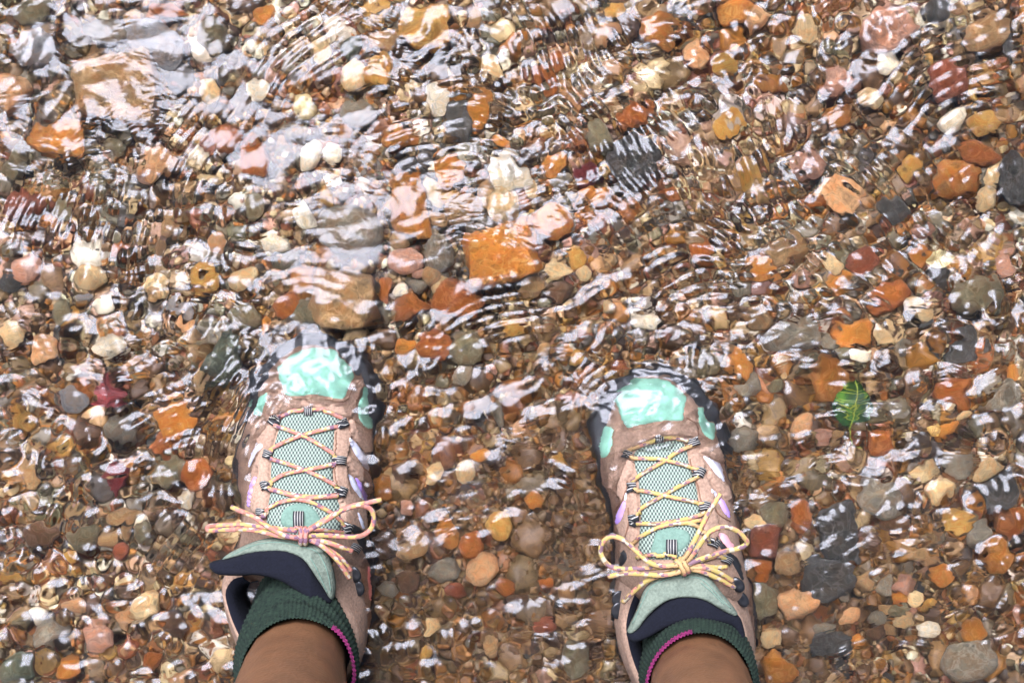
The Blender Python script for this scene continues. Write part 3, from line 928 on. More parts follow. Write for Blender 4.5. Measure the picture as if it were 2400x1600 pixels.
# labels: the named stones are landmarks for the rest
marks = [(s[0], s[1], 'the ' + s[7]) for s in stones if s[7]]
for px, py, nm in [(740, 830, 'the mint toe of the coral-laced shoe'), (1520, 900, 'the mint toe of the yellow-bowed shoe'), (1995, 945, 'the green leaf'), (265, 905, 'the red leaf'),
                   (560, 1230, 'the coral lace ends'), (1740, 1250, 'the yellow lace bow')]:
    p = un(px, py, .03); marks.append((p.x, p.y, nm))
used = set()
DIRS = ['right of', 'up and right of', 'straight above', 'up and left of', 'left of', 'down and left of', 'straight below', 'down and right of']
for s in stones:
    o = s[8]
    if s[6]:
        o['label'] = s[6]; used.add(s[6]); continue
    mm = max(s[2], s[3])
    size = 'tiny' if mm < .0125 else 'small' if mm < .019 else 'medium' if mm < .028 else 'large'
    shp = {'round': 'rounded', 'angular': 'angular', 'block': 'squarish', 'knobbly': 'knobbly'}[s[5]]
    near = sorted(marks, key=lambda m: math.hypot(m[0] - s[0], m[1] - s[1]))
    done = False
    for m in near[:7]:
        d = math.hypot(m[0] - s[0], m[1] - s[1])
        ang = math.atan2(s[1] - m[1], s[0] - m[0])
        dr = DIRS[int(round(ang / (math.pi / 4))) % 8]
        how = 'just ' if d < .04 else 'some way ' if d > .10 else ''
        lab = f"{size} {WORD[s[4]]} {shp} stone {how}{dr} {m[2]}"
        if lab not in used and len(lab.split()) <= 16:
            used.add(lab); o['label'] = lab; done = True; break
    if not done:
        o['label'] = lab

# the uncountable gravel between them
def gravel():
    temps2 = [stone_shape(k, 700 + i, 2) for i, k in enumerate(['knobbly', 'angular', 'knobbly', 'block', 'angular', 'angular', 'block', 'round'])]
    temps = [stone_shape(k, 900 + i, 1) for i, k in enumerate(['round', 'angular', 'knobbly', 'block', 'angular', 'angular', 'round', 'knobbly', 'angular', 'angular', 'block', 'knobbly'])]
    r = np.random.default_rng(11)
    W, H = .72, .54
    pos = []
    for step, smin, smax, zz in [(.0105, .0050, .0090, -.004), (.0115, .0032, .0066, .002), (.020, .0070, .0160, .001), (.0056, .0014, .0042, .0065)]:
        gx, gy = np.meshgrid(np.arange(-W, W, step), np.arange(-H, H, step))
        gx = gx + r.uniform(-.5, .5, gx.shape) * step; gy = gy + r.uniform(-.5, .5, gy.shape) * step
        for x, y in zip(gx.ravel(), gy.ravel()):
            inside = max(abs(x) / .46, abs(y) / .32)
            if inside > 1.12 and smin < .002: continue
            if inside > 1 and r.random() > 1.0 / (1 + 2.2 * (inside - 1)): continue
            pos.append((x, y, smin + (smax - smin) * r.random() ** 1.7, zz + r.uniform(-.003, .003)))
    SX = np.array([[s[0], s[1], min(s[2], s[3])] for s in stones])
    fam = [['rust', 'orange', 'amber', 'ochre', 'rust', 'redbrown'], ['tan', 'brown', 'olive', 'tan', 'amber', 'brown'], ['cream', 'white', 'peach', 'tan', 'cream', 'pink'], ['grey', 'olive', 'grey', 'slate', 'tan', 'tan', 'amber']]
    ph = r.uniform(0, 6.28, (4, 6)); kv = r.normal(0, 1, (4, 6, 2)); kv = kv / np.linalg.norm(kv, axis=2)[..., None] * (2 * math.pi / r.uniform(.08, .25, (4, 6)))[..., None]
    def pick(x, y):
        # stones of one kind lie in drifts; browner tones round the feet paint in the person's shade
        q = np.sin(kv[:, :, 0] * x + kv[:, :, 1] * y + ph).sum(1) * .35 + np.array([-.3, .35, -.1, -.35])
        foot_shade = math.exp(-((x - .0) / .22) ** 2 - ((y + .20) / .16) ** 2) + .6 * math.exp(-((x - .25) / .2) ** 2 - ((y + .22) / .14) ** 2)
        q = q + foot_shade * np.array([.5, 1.5, -1.0, -.6])
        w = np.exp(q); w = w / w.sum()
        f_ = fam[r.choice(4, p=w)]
        return np.array(COL[f_[r.integers(len(f_))]]), foot_shade
    V, Fc, C = [], [], []
    base = 0
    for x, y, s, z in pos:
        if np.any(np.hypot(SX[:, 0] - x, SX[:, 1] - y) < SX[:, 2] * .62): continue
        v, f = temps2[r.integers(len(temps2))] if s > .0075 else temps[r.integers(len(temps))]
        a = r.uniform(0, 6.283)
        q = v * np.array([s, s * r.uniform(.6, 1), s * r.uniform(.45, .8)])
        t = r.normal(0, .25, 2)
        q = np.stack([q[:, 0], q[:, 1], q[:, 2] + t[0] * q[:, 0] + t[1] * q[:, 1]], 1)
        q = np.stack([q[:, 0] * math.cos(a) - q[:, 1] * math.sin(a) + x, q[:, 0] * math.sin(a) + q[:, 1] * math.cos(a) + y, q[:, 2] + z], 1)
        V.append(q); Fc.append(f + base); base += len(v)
        c, foot_shade = pick(x, y); c = c * r.uniform(.55, 1.1) * (1 + r.normal(0, .04, 3)); mixc = min(.6, .15 + .4 * foot_shade); c = c * (1 - mixc) + (np.array(COL['brown']) * 1.5) * mixc
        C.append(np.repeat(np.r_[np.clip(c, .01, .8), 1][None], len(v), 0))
    V = np.concatenate(V).astype(np.float32); Fc = np.concatenate(Fc).astype(np.int32); C = np.concatenate(C).astype(np.float32)
    me = bpy.data.meshes.new('gravel')
    me.vertices.add(len(V)); me.vertices.foreach_set('co', V.ravel())
    me.loops.add(Fc.size); me.loops.foreach_set('vertex_index', Fc.ravel())
    me.polygons.add(len(Fc)); me.polygons.foreach_set('loop_start', np.arange(0, Fc.size, 3, dtype=np.int32))
    me.polygons.foreach_set('use_smooth', np.ones(len(Fc), dtype=bool))
    me.update(calc_edges=True)
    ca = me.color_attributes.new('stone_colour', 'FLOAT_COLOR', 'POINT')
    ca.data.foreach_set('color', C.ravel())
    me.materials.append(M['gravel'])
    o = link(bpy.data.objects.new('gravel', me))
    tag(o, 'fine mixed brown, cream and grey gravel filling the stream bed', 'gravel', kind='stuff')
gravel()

# ------------------------------------------------------------------ shoes
def zconv(which):
    x0, y0 = {1: (460, 740), 2: (460, 1100), 3: (1330, 800), 4: (1330, 1100)}[which]
    return lambda p: (x0 + p[0] / 3.136, y0 + p[1] / 3.136)

def section_loft(rows, n=30, zb=.016):
    """rows: (py, xl, xr, ztop) -> closed-over upper surface"""
    V, Fc = [], []
    for py, xl, xr, zt in rows:
        L = un(xl, py, .03); Rr = un(xr, py, .03)
        xc, hw = (L.x + Rr.x) / 2, (Rr.x - L.x) / 2
        y = L.y
        for k in range(n + 1):
            t = math.pi * (1 - k / n)
            c, s = math.cos(t), math.sin(t)
            V.append(Vector((xc + hw * math.copysign(abs(c) ** .72, c), y, zb + (zt - zb) * abs(s) ** .82)))
    m = len(rows)
    for i in range(m - 1):
        for k in range(n):
            a = i * (n + 1) + k
            Fc.append((a, a + n + 1, a + n + 2, a + 1))
    Fc.append(tuple(range(n + 1))[::-1])
    Fc.append(tuple((m - 1) * (n + 1) + k for k in range(n + 1)))
    return V, Fc

def densify(rows, n):
    ys = np.array([r[0] for r in rows], float)
    t = np.linspace(0, 1, n) ** 1.25
    yy = ys[0] + (ys[-1] - ys[0]) * t
    out = []
    for y in yy:
        v = [float(np.interp(y, ys, [r[i] for r in rows])) for i in (1, 2, 3)]
        out.append((y, *v))
    # smooth the interpolated profile a little
    A = np.array(out)
    for _ in range(2):
        A[1:-1, 1:] = (A[:-2, 1:] + 2 * A[1:-1, 1:] + A[2:, 1:]) / 4
    return [tuple(r) for r in A]

class Surface:
    """casts rays from above along the sight line on what has been built so far"""
    def __init__(self): self.V, self.F = [], []; self.b = None
    def add(self, V, Fc):
        o = len(self.V); self.V += [Vector(v) for v in V]; self.F += [tuple(i + o for i in f) for f in Fc]; self.b = None
    def hit(self, px, py):
        if self.b is None: self.b = BVHTree.FromPolygons(self.V, self.F)
        o = Vector((0, 0, D)); d = (un(px, py, 0) - o).normalized()
        h = self.b.ray_cast(o, d)
        if h[0] is None: return None
        n = h[1]
        if n.dot(d) > 0: n = -n
        return h[0], n

def patch(name, poly, mat, parent, surf=None, zf=None, t=.0012, edge=.0014, step=4.0, bottom=0.0, wob=0.0):
    """a padded panel cut to an outline (photograph pixels) lying on a surface"""
    P = [Vector((p[0], p[1], 0)) for p in poly]
    C = catmull(P, 5, closed=True)
    C = resample(C + [C[0]], max(12, int(sum((C[i] - C[i - 1]).length for i in range(len(C))) / step)))[:-1]
    A = np.array([[c.x, c.y] for c in C])
    def inside(q):
        x, y = A[:, 0], A[:, 1]; x2, y2 = np.roll(x, -1), np.roll(y, -1)
        c = ((y > q[1]) != (y2 > q[1])) & (q[0] < (x2 - x) * (q[1] - y) / (y2 - y + 1e-9) + x)
        return c.sum() % 2 == 1
    def dist(q):
        d = np.roll(A, -1, 0) - A; w = np.array(q) - A
        tt = np.clip((w * d).sum(1) / ((d * d).sum(1) + 1e-9), 0, 1)
        return np.min(np.hypot(*(w - d * tt[:, None]).T))
    pts = [Vector((a[0], a[1])) for a in A]; nb = len(pts)
    # inner ring keeps the rounded rim crisp
    epx = edge * 2900
    for gy in np.arange(A[:, 1].min(), A[:, 1].max(), step):
        for gx in np.arange(A[:, 0].min(), A[:, 0].max(), step):
            q = (gx + (step / 2 if int(gy / step) % 2 else 0), gy)
            if inside(q) and dist(q) > step * .45: pts.append(Vector(q))
    vo, _, fo, *_ = delaunay_2d_cdt(pts, [], [list(range(nb))], 1, 1e-4)
    V = []
    for q in vo:
        dd = dist((q.x, q.y)) / epx
        k = math.sqrt(max(0, 1 - (1 - min(1, dd)) ** 2)) if dd > .02 else 0
        h = surf.hit(q.x, q.y) if surf is not None else None
        if zf is not None:
            p, n = un(q.x, q.y, zf(q.x, q.y)), Vector((0, 0, 1))
        elif h is None:
            # past the rim: keep the height of the nearest inner point
            c = A.mean(0); hh = None
            for f in (.04, .09, .16, .25, .4):
                hh = surf.hit(q.x + (c[0] - q.x) * f, q.y + (c[1] - q.y) * f)
                if hh: break
            if hh is None: hh = (un(q.x, q.y, .05), Vector((0, 0, 1)))
            p, n = hh
        else: p, n = h
        w = wob * math.sin(p.x * 700 + 3 * math.sin(p.y * 400)) if wob else 0
        V.append(p + n * (-.0004 + (t + w) * k + .0004 * k))
    Fc = [tuple(f) for f in fo]
    if bottom:
        n0 = len(V)
        V += [v - Vector((0, 0, bottom)) for v in V[:]]
        Fc += [tuple(i + n0 for i in reversed(f)) for f in Fc[:]]
        from collections import Counter
        cnt = Counter(); 
        for f in fo:
            for i in range(len(f)): cnt[(f[i], f[(i + 1) % len(f)])] += 1
        for (a, b) in list(cnt):
            if (b, a) not in cnt: Fc.append((b, a, a + n0, b + n0))
    o = mesh_obj(name, V, Fc, mat, parent)
    # faces looking up
    me = o.data; bm = bmesh.new(); bm.from_mesh(me); bmesh.ops.recalc_face_normals(bm, faces=bm.faces)
    if not bottom and sum(f.normal.z * f.calc_area() for f in bm.faces) < 0: bmesh.ops.reverse_faces(bm, faces=bm.faces)
    bm.to_mesh(me); bm.free()
    return o, V, Fc

def loops(name, c, ang, w, h, parent, surf, lift=.0016, bow=.0022):
    """a short webbing loop: a band bowed over the lace"""
    V, uv, Fc = [], [], []
    nu, nv = 7, 5
    a = R(ang)
    hh = surf.hit(*c)
    p0 = hh[0] if hh else un(c[0], c[1], .07)
    s = (D - p0.z) / F
    for i in range(nu):
        u = i / (nu - 1) - .5
        for j in range(nv):
            v = j / (nv - 1) - .5
            dx = (u * w * math.cos(a) - v * h * math.sin(a)); dy = (u * w * math.sin(a) + v * h * math.cos(a))
            q = surf.hit(c[0] + dx, c[1] + dy)
            p, n = q if q else (un(c[0] + dx, c[1] + dy, p0.z), Vector((0, 0, 1)))
            V.append(p + n * (lift + bow * math.cos(u * math.pi) ** .7)); uv.append((u + .5, v + .5))
    m = len(V)
    V += [v - Vector((0, 0, .0011)) for v in V]; uv += uv[:]
    for i in range(nu - 1):
        for j in range(nv - 1):
            k = i * nv + j
            Fc.append((k, k + 1, k + nv + 1, k + nv)); Fc.append((m + k, m + k + nv, m + k + nv + 1, m + k + 1))
    for i in range(nu - 1):
        for j in (0, nv - 1):
            k = i * nv + j
            Fc.append((k, k + nv, m + k + nv, m + k) if j == 0 else (k, m + k, m + k + nv, k + nv))
    return mesh_obj(name, V, Fc, M['web'], parent, True, uv)

def shoe(cfg):
    rows = cfg['rows']
    base = un(*cfg['base'], 0)
    root = empty('hiking_shoe', (base.x, base.y, 0))
    tag(root, cfg['label'], 'shoe', 'pair of hiking shoes standing in the stream')
    surf = Surface()
    # --- sole
    dr = densify(rows, 64)
    prof = [(-.006, .0), (-.001, .004), (.0015, .010), (.0015, .018), (.001, .026), (-.002, .031)]
    L = [un(r[1], r[0], .03) for r in dr]; Rr = [un(r[2], r[0], .03) for r in dr]
    ring0 = L[::-1] + Rr
    ring0 = resample(ring0 + [ring0[0]], 181)[:-1]
    nr = len(ring0)
    cen = sum(ring0, Vector()) / nr
    V, Fc = [], []
    for (e, z) in prof:
        for i, p in enumerate(ring0):
            tgt = ring0[(i + 2) % nr] - ring0[i - 2]
            nrm = Vector((tgt.y, -tgt.x, 0)).normalized()
            if nrm.dot(p - cen) < 0: nrm = -nrm
            lug = .0016 * (1 if (i // 3) % 2 else -1) if z < .012 else 0
            V.append(Vector((p.x, p.y, 0)) + nrm * (e + lug + (.0072 * min(1, max(0, (p.y - cfg['toe_y'] + .075) / .05)))) + Vector((0, 0, z + .004)))
    m = len(prof)
    for a in range(m - 1):
        for i in range(nr):
            j = (i + 1) % nr
            Fc.append((a * nr + i, a * nr + j, (a + 1) * nr + j, (a + 1) * nr + i))
    Fc.append(tuple(range(nr))[::-1]); Fc.append(tuple((m - 1) * nr + i for i in range(nr)))
    o = mesh_obj('sole', V, Fc, M['black'], root)
    fix_normals(o)
    # --- upper
    V, Fc = section_loft(dr)
    up = mesh_obj('upper', V, Fc, M['suede2'], root); fix_normals(up)
    surf.add(V, Fc)
    # --- collar: padded horseshoe from the sole edge to the rim, lining inside
    zc = zconv(cfg['zb'])
    rim = [un(*zc(p), z) for *p, z in cfg['rim']]
    rim = resample(catmull(rim, 8), 72)
    out = [un(r[1], r[0], .03) for r in dr if r[0] >= cfg['collar_y']] + [un(r[2], r[0], .03) for r in dr[::-1] if r[0] >= cfg['collar_y']]
    out = resample(out, 72)
    cc = sum(rim, Vector()) / len(rim)
    V, Fc, VL, FL = [], [], [], []
    for p, q in zip(rim, out):
        inn = (cc - p); inn.z = 0; inn.normalize()
        w = cfg.get('padw', .010)
        ringp = [q + Vector((0, 0, -.006)) - inn * .0005, q.lerp(p, .35) - inn * .004, q.lerp(p, .72) - inn * .0045, p - inn * .0025 + Vector((0, 0, -.006)), p + Vector((0, 0, 0)) - inn * .0005, p + inn * .002 + Vector((0, 0, .0005))]
        V += ringp
        VL += [p + inn * .0016 + Vector((0, 0, .0002)), p + inn * w * .45 + Vector((0, 0, .0008)), p + inn * w + Vector((0, 0, -.006)), p + inn * w * 1.3 + Vector((0, 0, -.022)), p + inn * w * 1.35 + Vector((0, 0, -.05))]
    for i in range(len(rim) - 1):
        for k in range(5): a = i * 6 + k; Fc.append((a, a + 6, a + 7, a + 1))
        for k in range(4): a = i * 5 + k; FL.append((a, a + 5, a + 6, a + 1))
    cl = o = mesh_obj('collar', V, Fc, M['suede'], root); fix_normals(o, True); surf.add(V, Fc)
    o = mesh_obj('collar_lining', VL, FL, M['navy'], cl); fix_normals(o, True)
    # --- panels
    for name, which, poly, mk, t, e in cfg['panels']:
        z_ = zconv(which)
        o, V, Fc = patch(name, [z_(p) for p in poly], M[mk], root, surf, t=t, edge=e)
        if name in ('tongue', 'eyestay', 'vamp_band', 'tongue_patch'): surf.add(V, Fc)
    # --- rows of stitching along the panels
    for which, pl in cfg['stitch']:
        z_ = zconv(which); pts = []
        for q in catmull([Vector((*z_(p), 0)) for p in pl], 8):
            h = surf.hit(q.x, q.y)
            if h: pts.append(h[0] + h[1] * .0009)
        if len(pts) > 3: tube('stitching', pts, .00045, M['stitch'], root, 5)
    # --- tongue top flap with its knitted lining
    fl = cfg['flap']
    z_ = zconv(cfg['zb'])
    fo_, V, Fc = patch('tongue_flap', [z_(p) for p in fl['top']], M['sage'], root, None, fl['zf'], t=.004, edge=.004, bottom=.004)
    surf.add(V, Fc)
    o, V, Fc = patch('tongue_lining', [z_(p) for p in fl['rim']], M['navy'], fo_, None, fl['zr'], t=.005, edge=.005, bottom=.006)
    surf.add(V, Fc)
    for which, pl in cfg['stitch2']:
        z_ = zconv(which); pts = []
        for q in catmull([Vector((*z_(p), 0)) for p in pl], 8):
            h = surf.hit(q.x, q.y)
            if h: pts.append(h[0] + h[1] * .0002)
        if len(pts) > 3: tube('stitching', pts, .0004, M['mintplate'], root, 5)
    # --- webbing loops
    for which, c, ang, w, h in cfg['loops']:
        z_ = zconv(which)
        loops('lace_loop', z_(c), ang, w / 3.136, h / 3.136, root, surf)
    # --- hooks
    for which, c, ang in cfg['hooks']:
        z_ = zconv(which); q = z_(c); h = surf.hit(*q)
        p = h[0] if h else un(*q, .085)
        n = h[1] if h else Vector((0, 0, 1))
        V, Fc = [], []
        a = R(ang)
        for (rr, zz) in [(1.0, 0), (1.02, .0012), (.9, .0024), (.55, .003), (.3, .0026), (.05, .0026)]:
            for k in range(20):
                t = 2 * math.pi * k / 20
                x, y = math.cos(t) * .0046 * rr, math.sin(t) * .0066 * rr
                V.append(p + Vector((x * math.cos(a) - y * math.sin(a), x * math.sin(a) + y * math.cos(a), 0)) + n * zz)
        for i in range(5):
            for k in range(20):
                k2 = (k + 1) % 20
                Fc.append((i * 20 + k, i * 20 + k2, (i + 1) * 20 + k2, (i + 1) * 20 + k))
        Fc.append(tuple(100 + k for k in range(20)))
        mesh_obj('lace_hook', V, Fc, M['metal'], root)
    # --- laces: crossings lie on the tongue, the bow stands free above it
    lm = M[cfg['lace']]
    for which, pl in cfg['laces']:
        z_ = zconv(which)
        q2 = catmull([Vector((*z_(p), 0)) for p in pl], 7)
        pts = []
        for i, q in enumerate(q2):
            h = surf.hit(q.x, q.y)
            if h: pts.append(h[0] + h[1] * .0022)
        Zs = np.array([p.z for p in pts])
        if len(Zs) > 4:
            for _ in range(6): Zs[1:-1] = np.maximum(Zs[1:-1], (Zs[:-2] + Zs[2:]) / 2)
            for _ in range(3): Zs[1:-1] = (Zs[:-2] + 2 * Zs[1:-1] + Zs[2:]) / 4
        pts = [Vector((p.x, p.y, z)) for p, z in zip(pts, Zs)]
        tube('lace', pts, .0017, lm, root, 8, .6)
    for which, pl in cfg['bow']:
        z_ = zconv(which)
        pts = catmull([un(*z_(p[:2]), p[2]) for p in pl], 9)
        tube('bow_lace', pts, .0020, lm, root, 9, .68)
    # knot: two turns around the bundle
    which, (kx, ky), ang, kz = cfg['knot']
    z_ = zconv(which); c = un(*z_((kx, ky)), kz)
    for off in (-.0016, .0018):
        a = R(ang); ax = Vector((math.cos(a), math.sin(a), 0)); pr = Vector((-math.sin(a), math.cos(a), 0))
        pts = [c + ax * (off + .001 * math.sin(t)) + pr * (math.cos(t) * .0058) + Vector((0, 0, math.sin(t) * .0048)) for t in np.linspace(0, 6.283, 25)]
        tube('knot', pts, .0020, lm, root, 9, cap=False)
    return root, surf

def fix_normals(o, up=False):
    me = o.data; bm = bmesh.new(); bm.from_mesh(me); bmesh.ops.recalc_face_normals(bm, faces=bm.faces); bm.to_mesh(me); bm.free()

LEFT = dict(
    label='tan and mint hiking shoe with a loose coral bow beside the large square tan stone', base=(720, 1300), toe_y=un(737, 809, .03).y, lace='lace', zb=2,
    rows=[(810, 722, 752, .034), (813, 708, 768, .038), (820, 694, 787, .045), (832, 678, 810, .052), (850, 659, 829, .058), (877, 633, 846, .062), (899, 616, 857, .064), (930, 600, 868, .065), (963, 588, 873, .067), (1000, 580, 875, .071),
          (1050, 575, 875, .078), (1107, 573, 871, .086), (1155, 575, 867, .094), (1190, 576, 867, .100), (1250, 570, 870, .106), (1290, 562, 874, .100), (1330, 553, 876, .070), (1371, 547, 878, .052), (1457, 552, 868, .045), (1524, 575, 850, .040), (1600, 612, 818, .038), (1655, 665, 770, .036)],
    collar_y=1270,
    rim=[(330, 770, .088), (255, 795, .088), (200, 890, .088), (222, 1020, .088), (268, 1150, .089), (340, 1300, .090), (450, 1490, .094), (620, 1620, .098), (800, 1660, .100), (980, 1620, .098), (1110, 1490, .094), (1165, 1330, .092),
         (1172, 1210, .092), (1135, 1100, .092), (1070, 990, .092), (1028, 890, .093), (1012, 770, .095), (1000, 690, .097)],
    panels=[
        ('toe_panel', 1, [(600, 410), (640, 360), (700, 310), (790, 262), (880, 240), (960, 250), (1050, 285), (1120, 340), (1165, 400), (1165, 440), (1150, 480), (1110, 560), (1075, 600), (1040, 605), (950, 590), (850, 580), (740, 590), (680, 588), (645, 565), (625, 500)], 'mint', .0009, .0012),
        ('side_panel', 1, [(415, 650), (450, 590), (500, 560), (525, 560), (520, 640), (500, 710), (470, 740), (430, 740)], 'mint', .0008, .001),
        ('side_panel', 1, [(1220, 535), (1255, 560), (1280, 640), (1284, 720), (1280, 830), (1240, 790), (1200, 740), (1190, 680), (1195, 600)], 'mint', .0008, .001),
        ('vamp_band', 1, [(540, 580), (610, 560), (640, 585), (700, 605), (850, 597), (1030, 620), (1090, 605), (1150, 520), (1172, 460), (1200, 460), (1225, 530), (1185, 590), (1180, 690), (1140, 745), (1060, 735), (870, 678), (800, 676), (640, 715), (560, 735), (525, 710), (535, 640)], 'suede', .0022, .0010),
        ('tongue', 1, [(640, 740), (800, 690), (900, 690), (1060, 760), (1030, 840), (1015, 1000), (1005, 1050), (1010, 1200), (1035, 1300), (1070, 1420), (1060, 1568), (980, 1640), (600, 1640), (520, 1568), (525, 1400), (550, 1250), (545, 1150), (560, 1000), (600, 850)], 'air', .0022, .006),
        ('tongue_patch', 2, [(620, 345), (650, 285), (720, 250), (800, 250), (870, 290), (910, 350), (925, 400), (880, 430), (780, 430), (700, 430), (630, 410)], 'mintplate', .0010, .002),
        ('eyestay', 1, [(1015, 840), (1040, 815), (1110, 775), (1135, 900), (1115, 1000), (1105, 1090), (1110, 1200), (1135, 1300), (1230, 1370), (1245, 1568), (1180, 1600), (1070, 1568), (1055, 1430), (1010, 1220), (1005, 1050), (1012, 900)], 'suede', .0034, .0011),
        ('eyestay', 1, [(420, 800), (540, 745), (610, 795), (590, 860), (555, 1000), (540, 1150), (550, 1230), (525, 1380), (515, 1500), (440, 1460), (400, 1380), (425, 1260), (465, 1150), (440, 1080), (480, 980), (425, 900)], 'suede', .0034, .0011),
        ('strap', 1, [(1118, 775), (1150, 760), (1285, 865), (1285, 985), (1265, 1005), (1200, 950), (1135, 880)], 'suede', .0036, .0010),
        ('side_stripe', 1, [(1125, 892), (1150, 905), (1240, 1000), (1275, 1060), (1270, 1130), (1240, 1110), (1180, 1040), (1132, 950)], 'silver', .0012, .0012),
        ('strap', 1, [(1110, 1025), (1150, 1055), (1265, 1155), (1268, 1300), (1200, 1228), (1135, 1150), (1105, 1090)], 'suede', .0036, .0010),
        ('side_stripe', 1, [(1115, 1165), (1150, 1180), (1190, 1250), (1240, 1360), (1218, 1352), (1145, 1260)], 'silver', .0012, .001),
        ('side_stripe', 1, [(1165, 1182), (1200, 1195), (1246, 1270), (1264, 1335), (1246, 1360), (1210, 1300), (1178, 1230)], 'lilac', .0012, .001),
        ('side_stripe', 1, [(395, 1240), (420, 1180), (445, 1190), (422, 1260), (405, 1330), (395, 1400), (374, 1400), (376, 1320)], 'lilac', .0012, .001),
        ('side_stripe', 1, [(375, 1090), (405, 1000), (465, 935), (490, 960), (430, 1030), (395, 1110)], 'silver', .0012, .001),
        ('heel_strap', 2, [(1130, 420), (1160, 400), (1230, 450), (1270, 530), (1300, 640), (1300, 740), (1255, 660), (1200, 560), (1160, 480)], 'black', .0018, .0014),
        ('heel_stripe', 2, [(1255, 690), (1275, 700), (1290, 780), (1300, 860), (1290, 960), (1278, 940), (1270, 820)], 'coral', .0014, .001),
        ('side_stripe', 2, [(1180, 300), (1195, 310), (1235, 400), (1240, 450), (1220, 440), (1195, 370)], 'silver', .001, .001),
    ],
    stitch=[(1, [(1130, 800), (1180, 810), (1270, 890), (1278, 960)]), (1, [(1120, 790), (1130, 850), (1200, 930), (1258, 990)]), (1, [(1115, 1050), (1180, 1090), (1260, 1180)]), (1, [(1110, 1080), (1170, 1150), (1255, 1265)]),
            (1, [(1195, 450), (1160, 540), (1100, 620), (1040, 632), (940, 615)]), (1, [(1030, 860), (1025, 1000), (1020, 1060), (1028, 1200), (1060, 1320)])],
    stitch2=[(2, [(260, 630), (400, 565), (500, 540), (620, 535), (760, 562), (880, 600), (935, 680), (970, 780), (988, 890)]), (2, [(840, 650), (890, 740), (930, 830), (965, 905)])],
    loops=[(1, (577, 772), 40, 70, 75), (1, (1072, 792), -25, 78, 62), (1, (824, 705), 90, 56, 60), (1, (530, 1020), 15, 70, 60), (1, (1050, 1066), 5, 92, 62), (1, (512, 1250), -15, 68, 62), (1, (1056, 1292), 20, 86, 66),
           (1, (475, 1445), 0, 60, 50), (2, (1100, 432), 25, 80, 60), (2, (1160, 578), 35, 80, 50), (2, (752, 365), 90, 110, 76)],
    hooks=[(2, (1152, 770), 20), (2, (1178, 870), 20)],
    laces=[(1, [(585, 765), (660, 728), (740, 712), (824, 702), (900, 700), (980, 715), (1072, 760)]), (1, [(1060, 805), (980, 828), (900, 850), (760, 890), (620, 950), (530, 1012)]), (1, [(575, 805), (640, 830), (720, 860), (800, 895), (900, 950), (1045, 1045)]),
           (1, [(1045, 1078), (980, 1098), (900, 1120), (760, 1145), (640, 1175), (530, 1245)]), (1, [(535, 1045), (600, 1070), (680, 1095), (800, 1140), (930, 1200), (1048, 1275)]), (1, [(1045, 1318), (980, 1326), (900, 1335), (760, 1328), (620, 1295), (515, 1262)]),
           (2, [(470, 360), (500, 335), (540, 290), (630, 245), (740, 228), (840, 245), (930, 290), (1010, 340), (1095, 420)]), (2, [(520, 145), (600, 165), (700, 195), (800, 212), (900, 212), (1045, 198)]),
           (2, [(690, 420), (800, 440), (950, 450), (1090, 470)])],
    bow=[(2, [(775, 500, .122), (700, 495, .124), (640, 480, .123), (530, 420, .121), (430, 350, .117), (340, 310, .112), (258, 275, .106)]),
         (2, [(770, 510, .119), (600, 485, .120), (400, 442, .118), (200, 442, .112), (105, 447, .107), (82, 432, .106), (105, 415, .107), (200, 410, .112), (330, 405, .116), (430, 415, .118), (560, 430, .119), (740, 450, .120)]),
         (2, [(790, 470, .124), (870, 420, .126), (960, 370, .127), (1080, 295, .126), (1200, 265, .124), (1280, 290, .121), (1305, 360, .119), (1280, 440, .118), (1200, 490, .118), (1080, 492, .119), (920, 482, .122), (800, 488, .124)]),
         (2, [(800, 455, .120), (900, 395, .122), (1020, 325, .123), (1130, 272, .122), (1250, 246, .121), (1362, 222, .119)]),
         (2, [(795, 505, .122), (900, 545, .122), (1000, 625, .120), (1070, 710, .117), (1128, 802, .111)]),
         (2, [(800, 500, .121), (950, 530, .122), (1060, 568, .120), (1147, 602, .114)]),
         (2, [(850, 520, .119), (920, 560, .119), (1010, 610, .117), (1080, 670, .114), (1135, 745, .109)])],
    knot=(2, (785, 488), 0, .121),
    flap=dict(top=[(190, 660), (250, 610), (400, 540), (500, 512), (600, 508), (760, 535), (900, 565), (960, 620), (1000, 720), (1022, 850), (1008, 950), (975, 940), (940, 880), (880, 790), (800, 675), (720, 625), (620, 602), (500, 605), (380, 620), (280, 645)],
              rim=[(95, 690), (150, 672), (240, 652), (380, 608), (520, 590), (640, 592), (740, 626), (810, 686), (880, 790), (950, 890), (1002, 972), (960, 985), (850, 960), (750, 900), (650, 835), (550, 795), (430, 775), (330, 780), (180, 775), (110, 740)],
              zf=lambda x, y: .112 + .012 * min(1, max(0, (y - 1262) / 70)) - .00006 * max(0, 560 - x) - .0002 * max(0, x - 730) * (y > 1290),
              zr=lambda x, y: .118 + .004 * min(1, max(0, (y - 1290) / 50)) - .00005 * max(0, 560 - x) - .00018 * max(0, x - 730)),
)
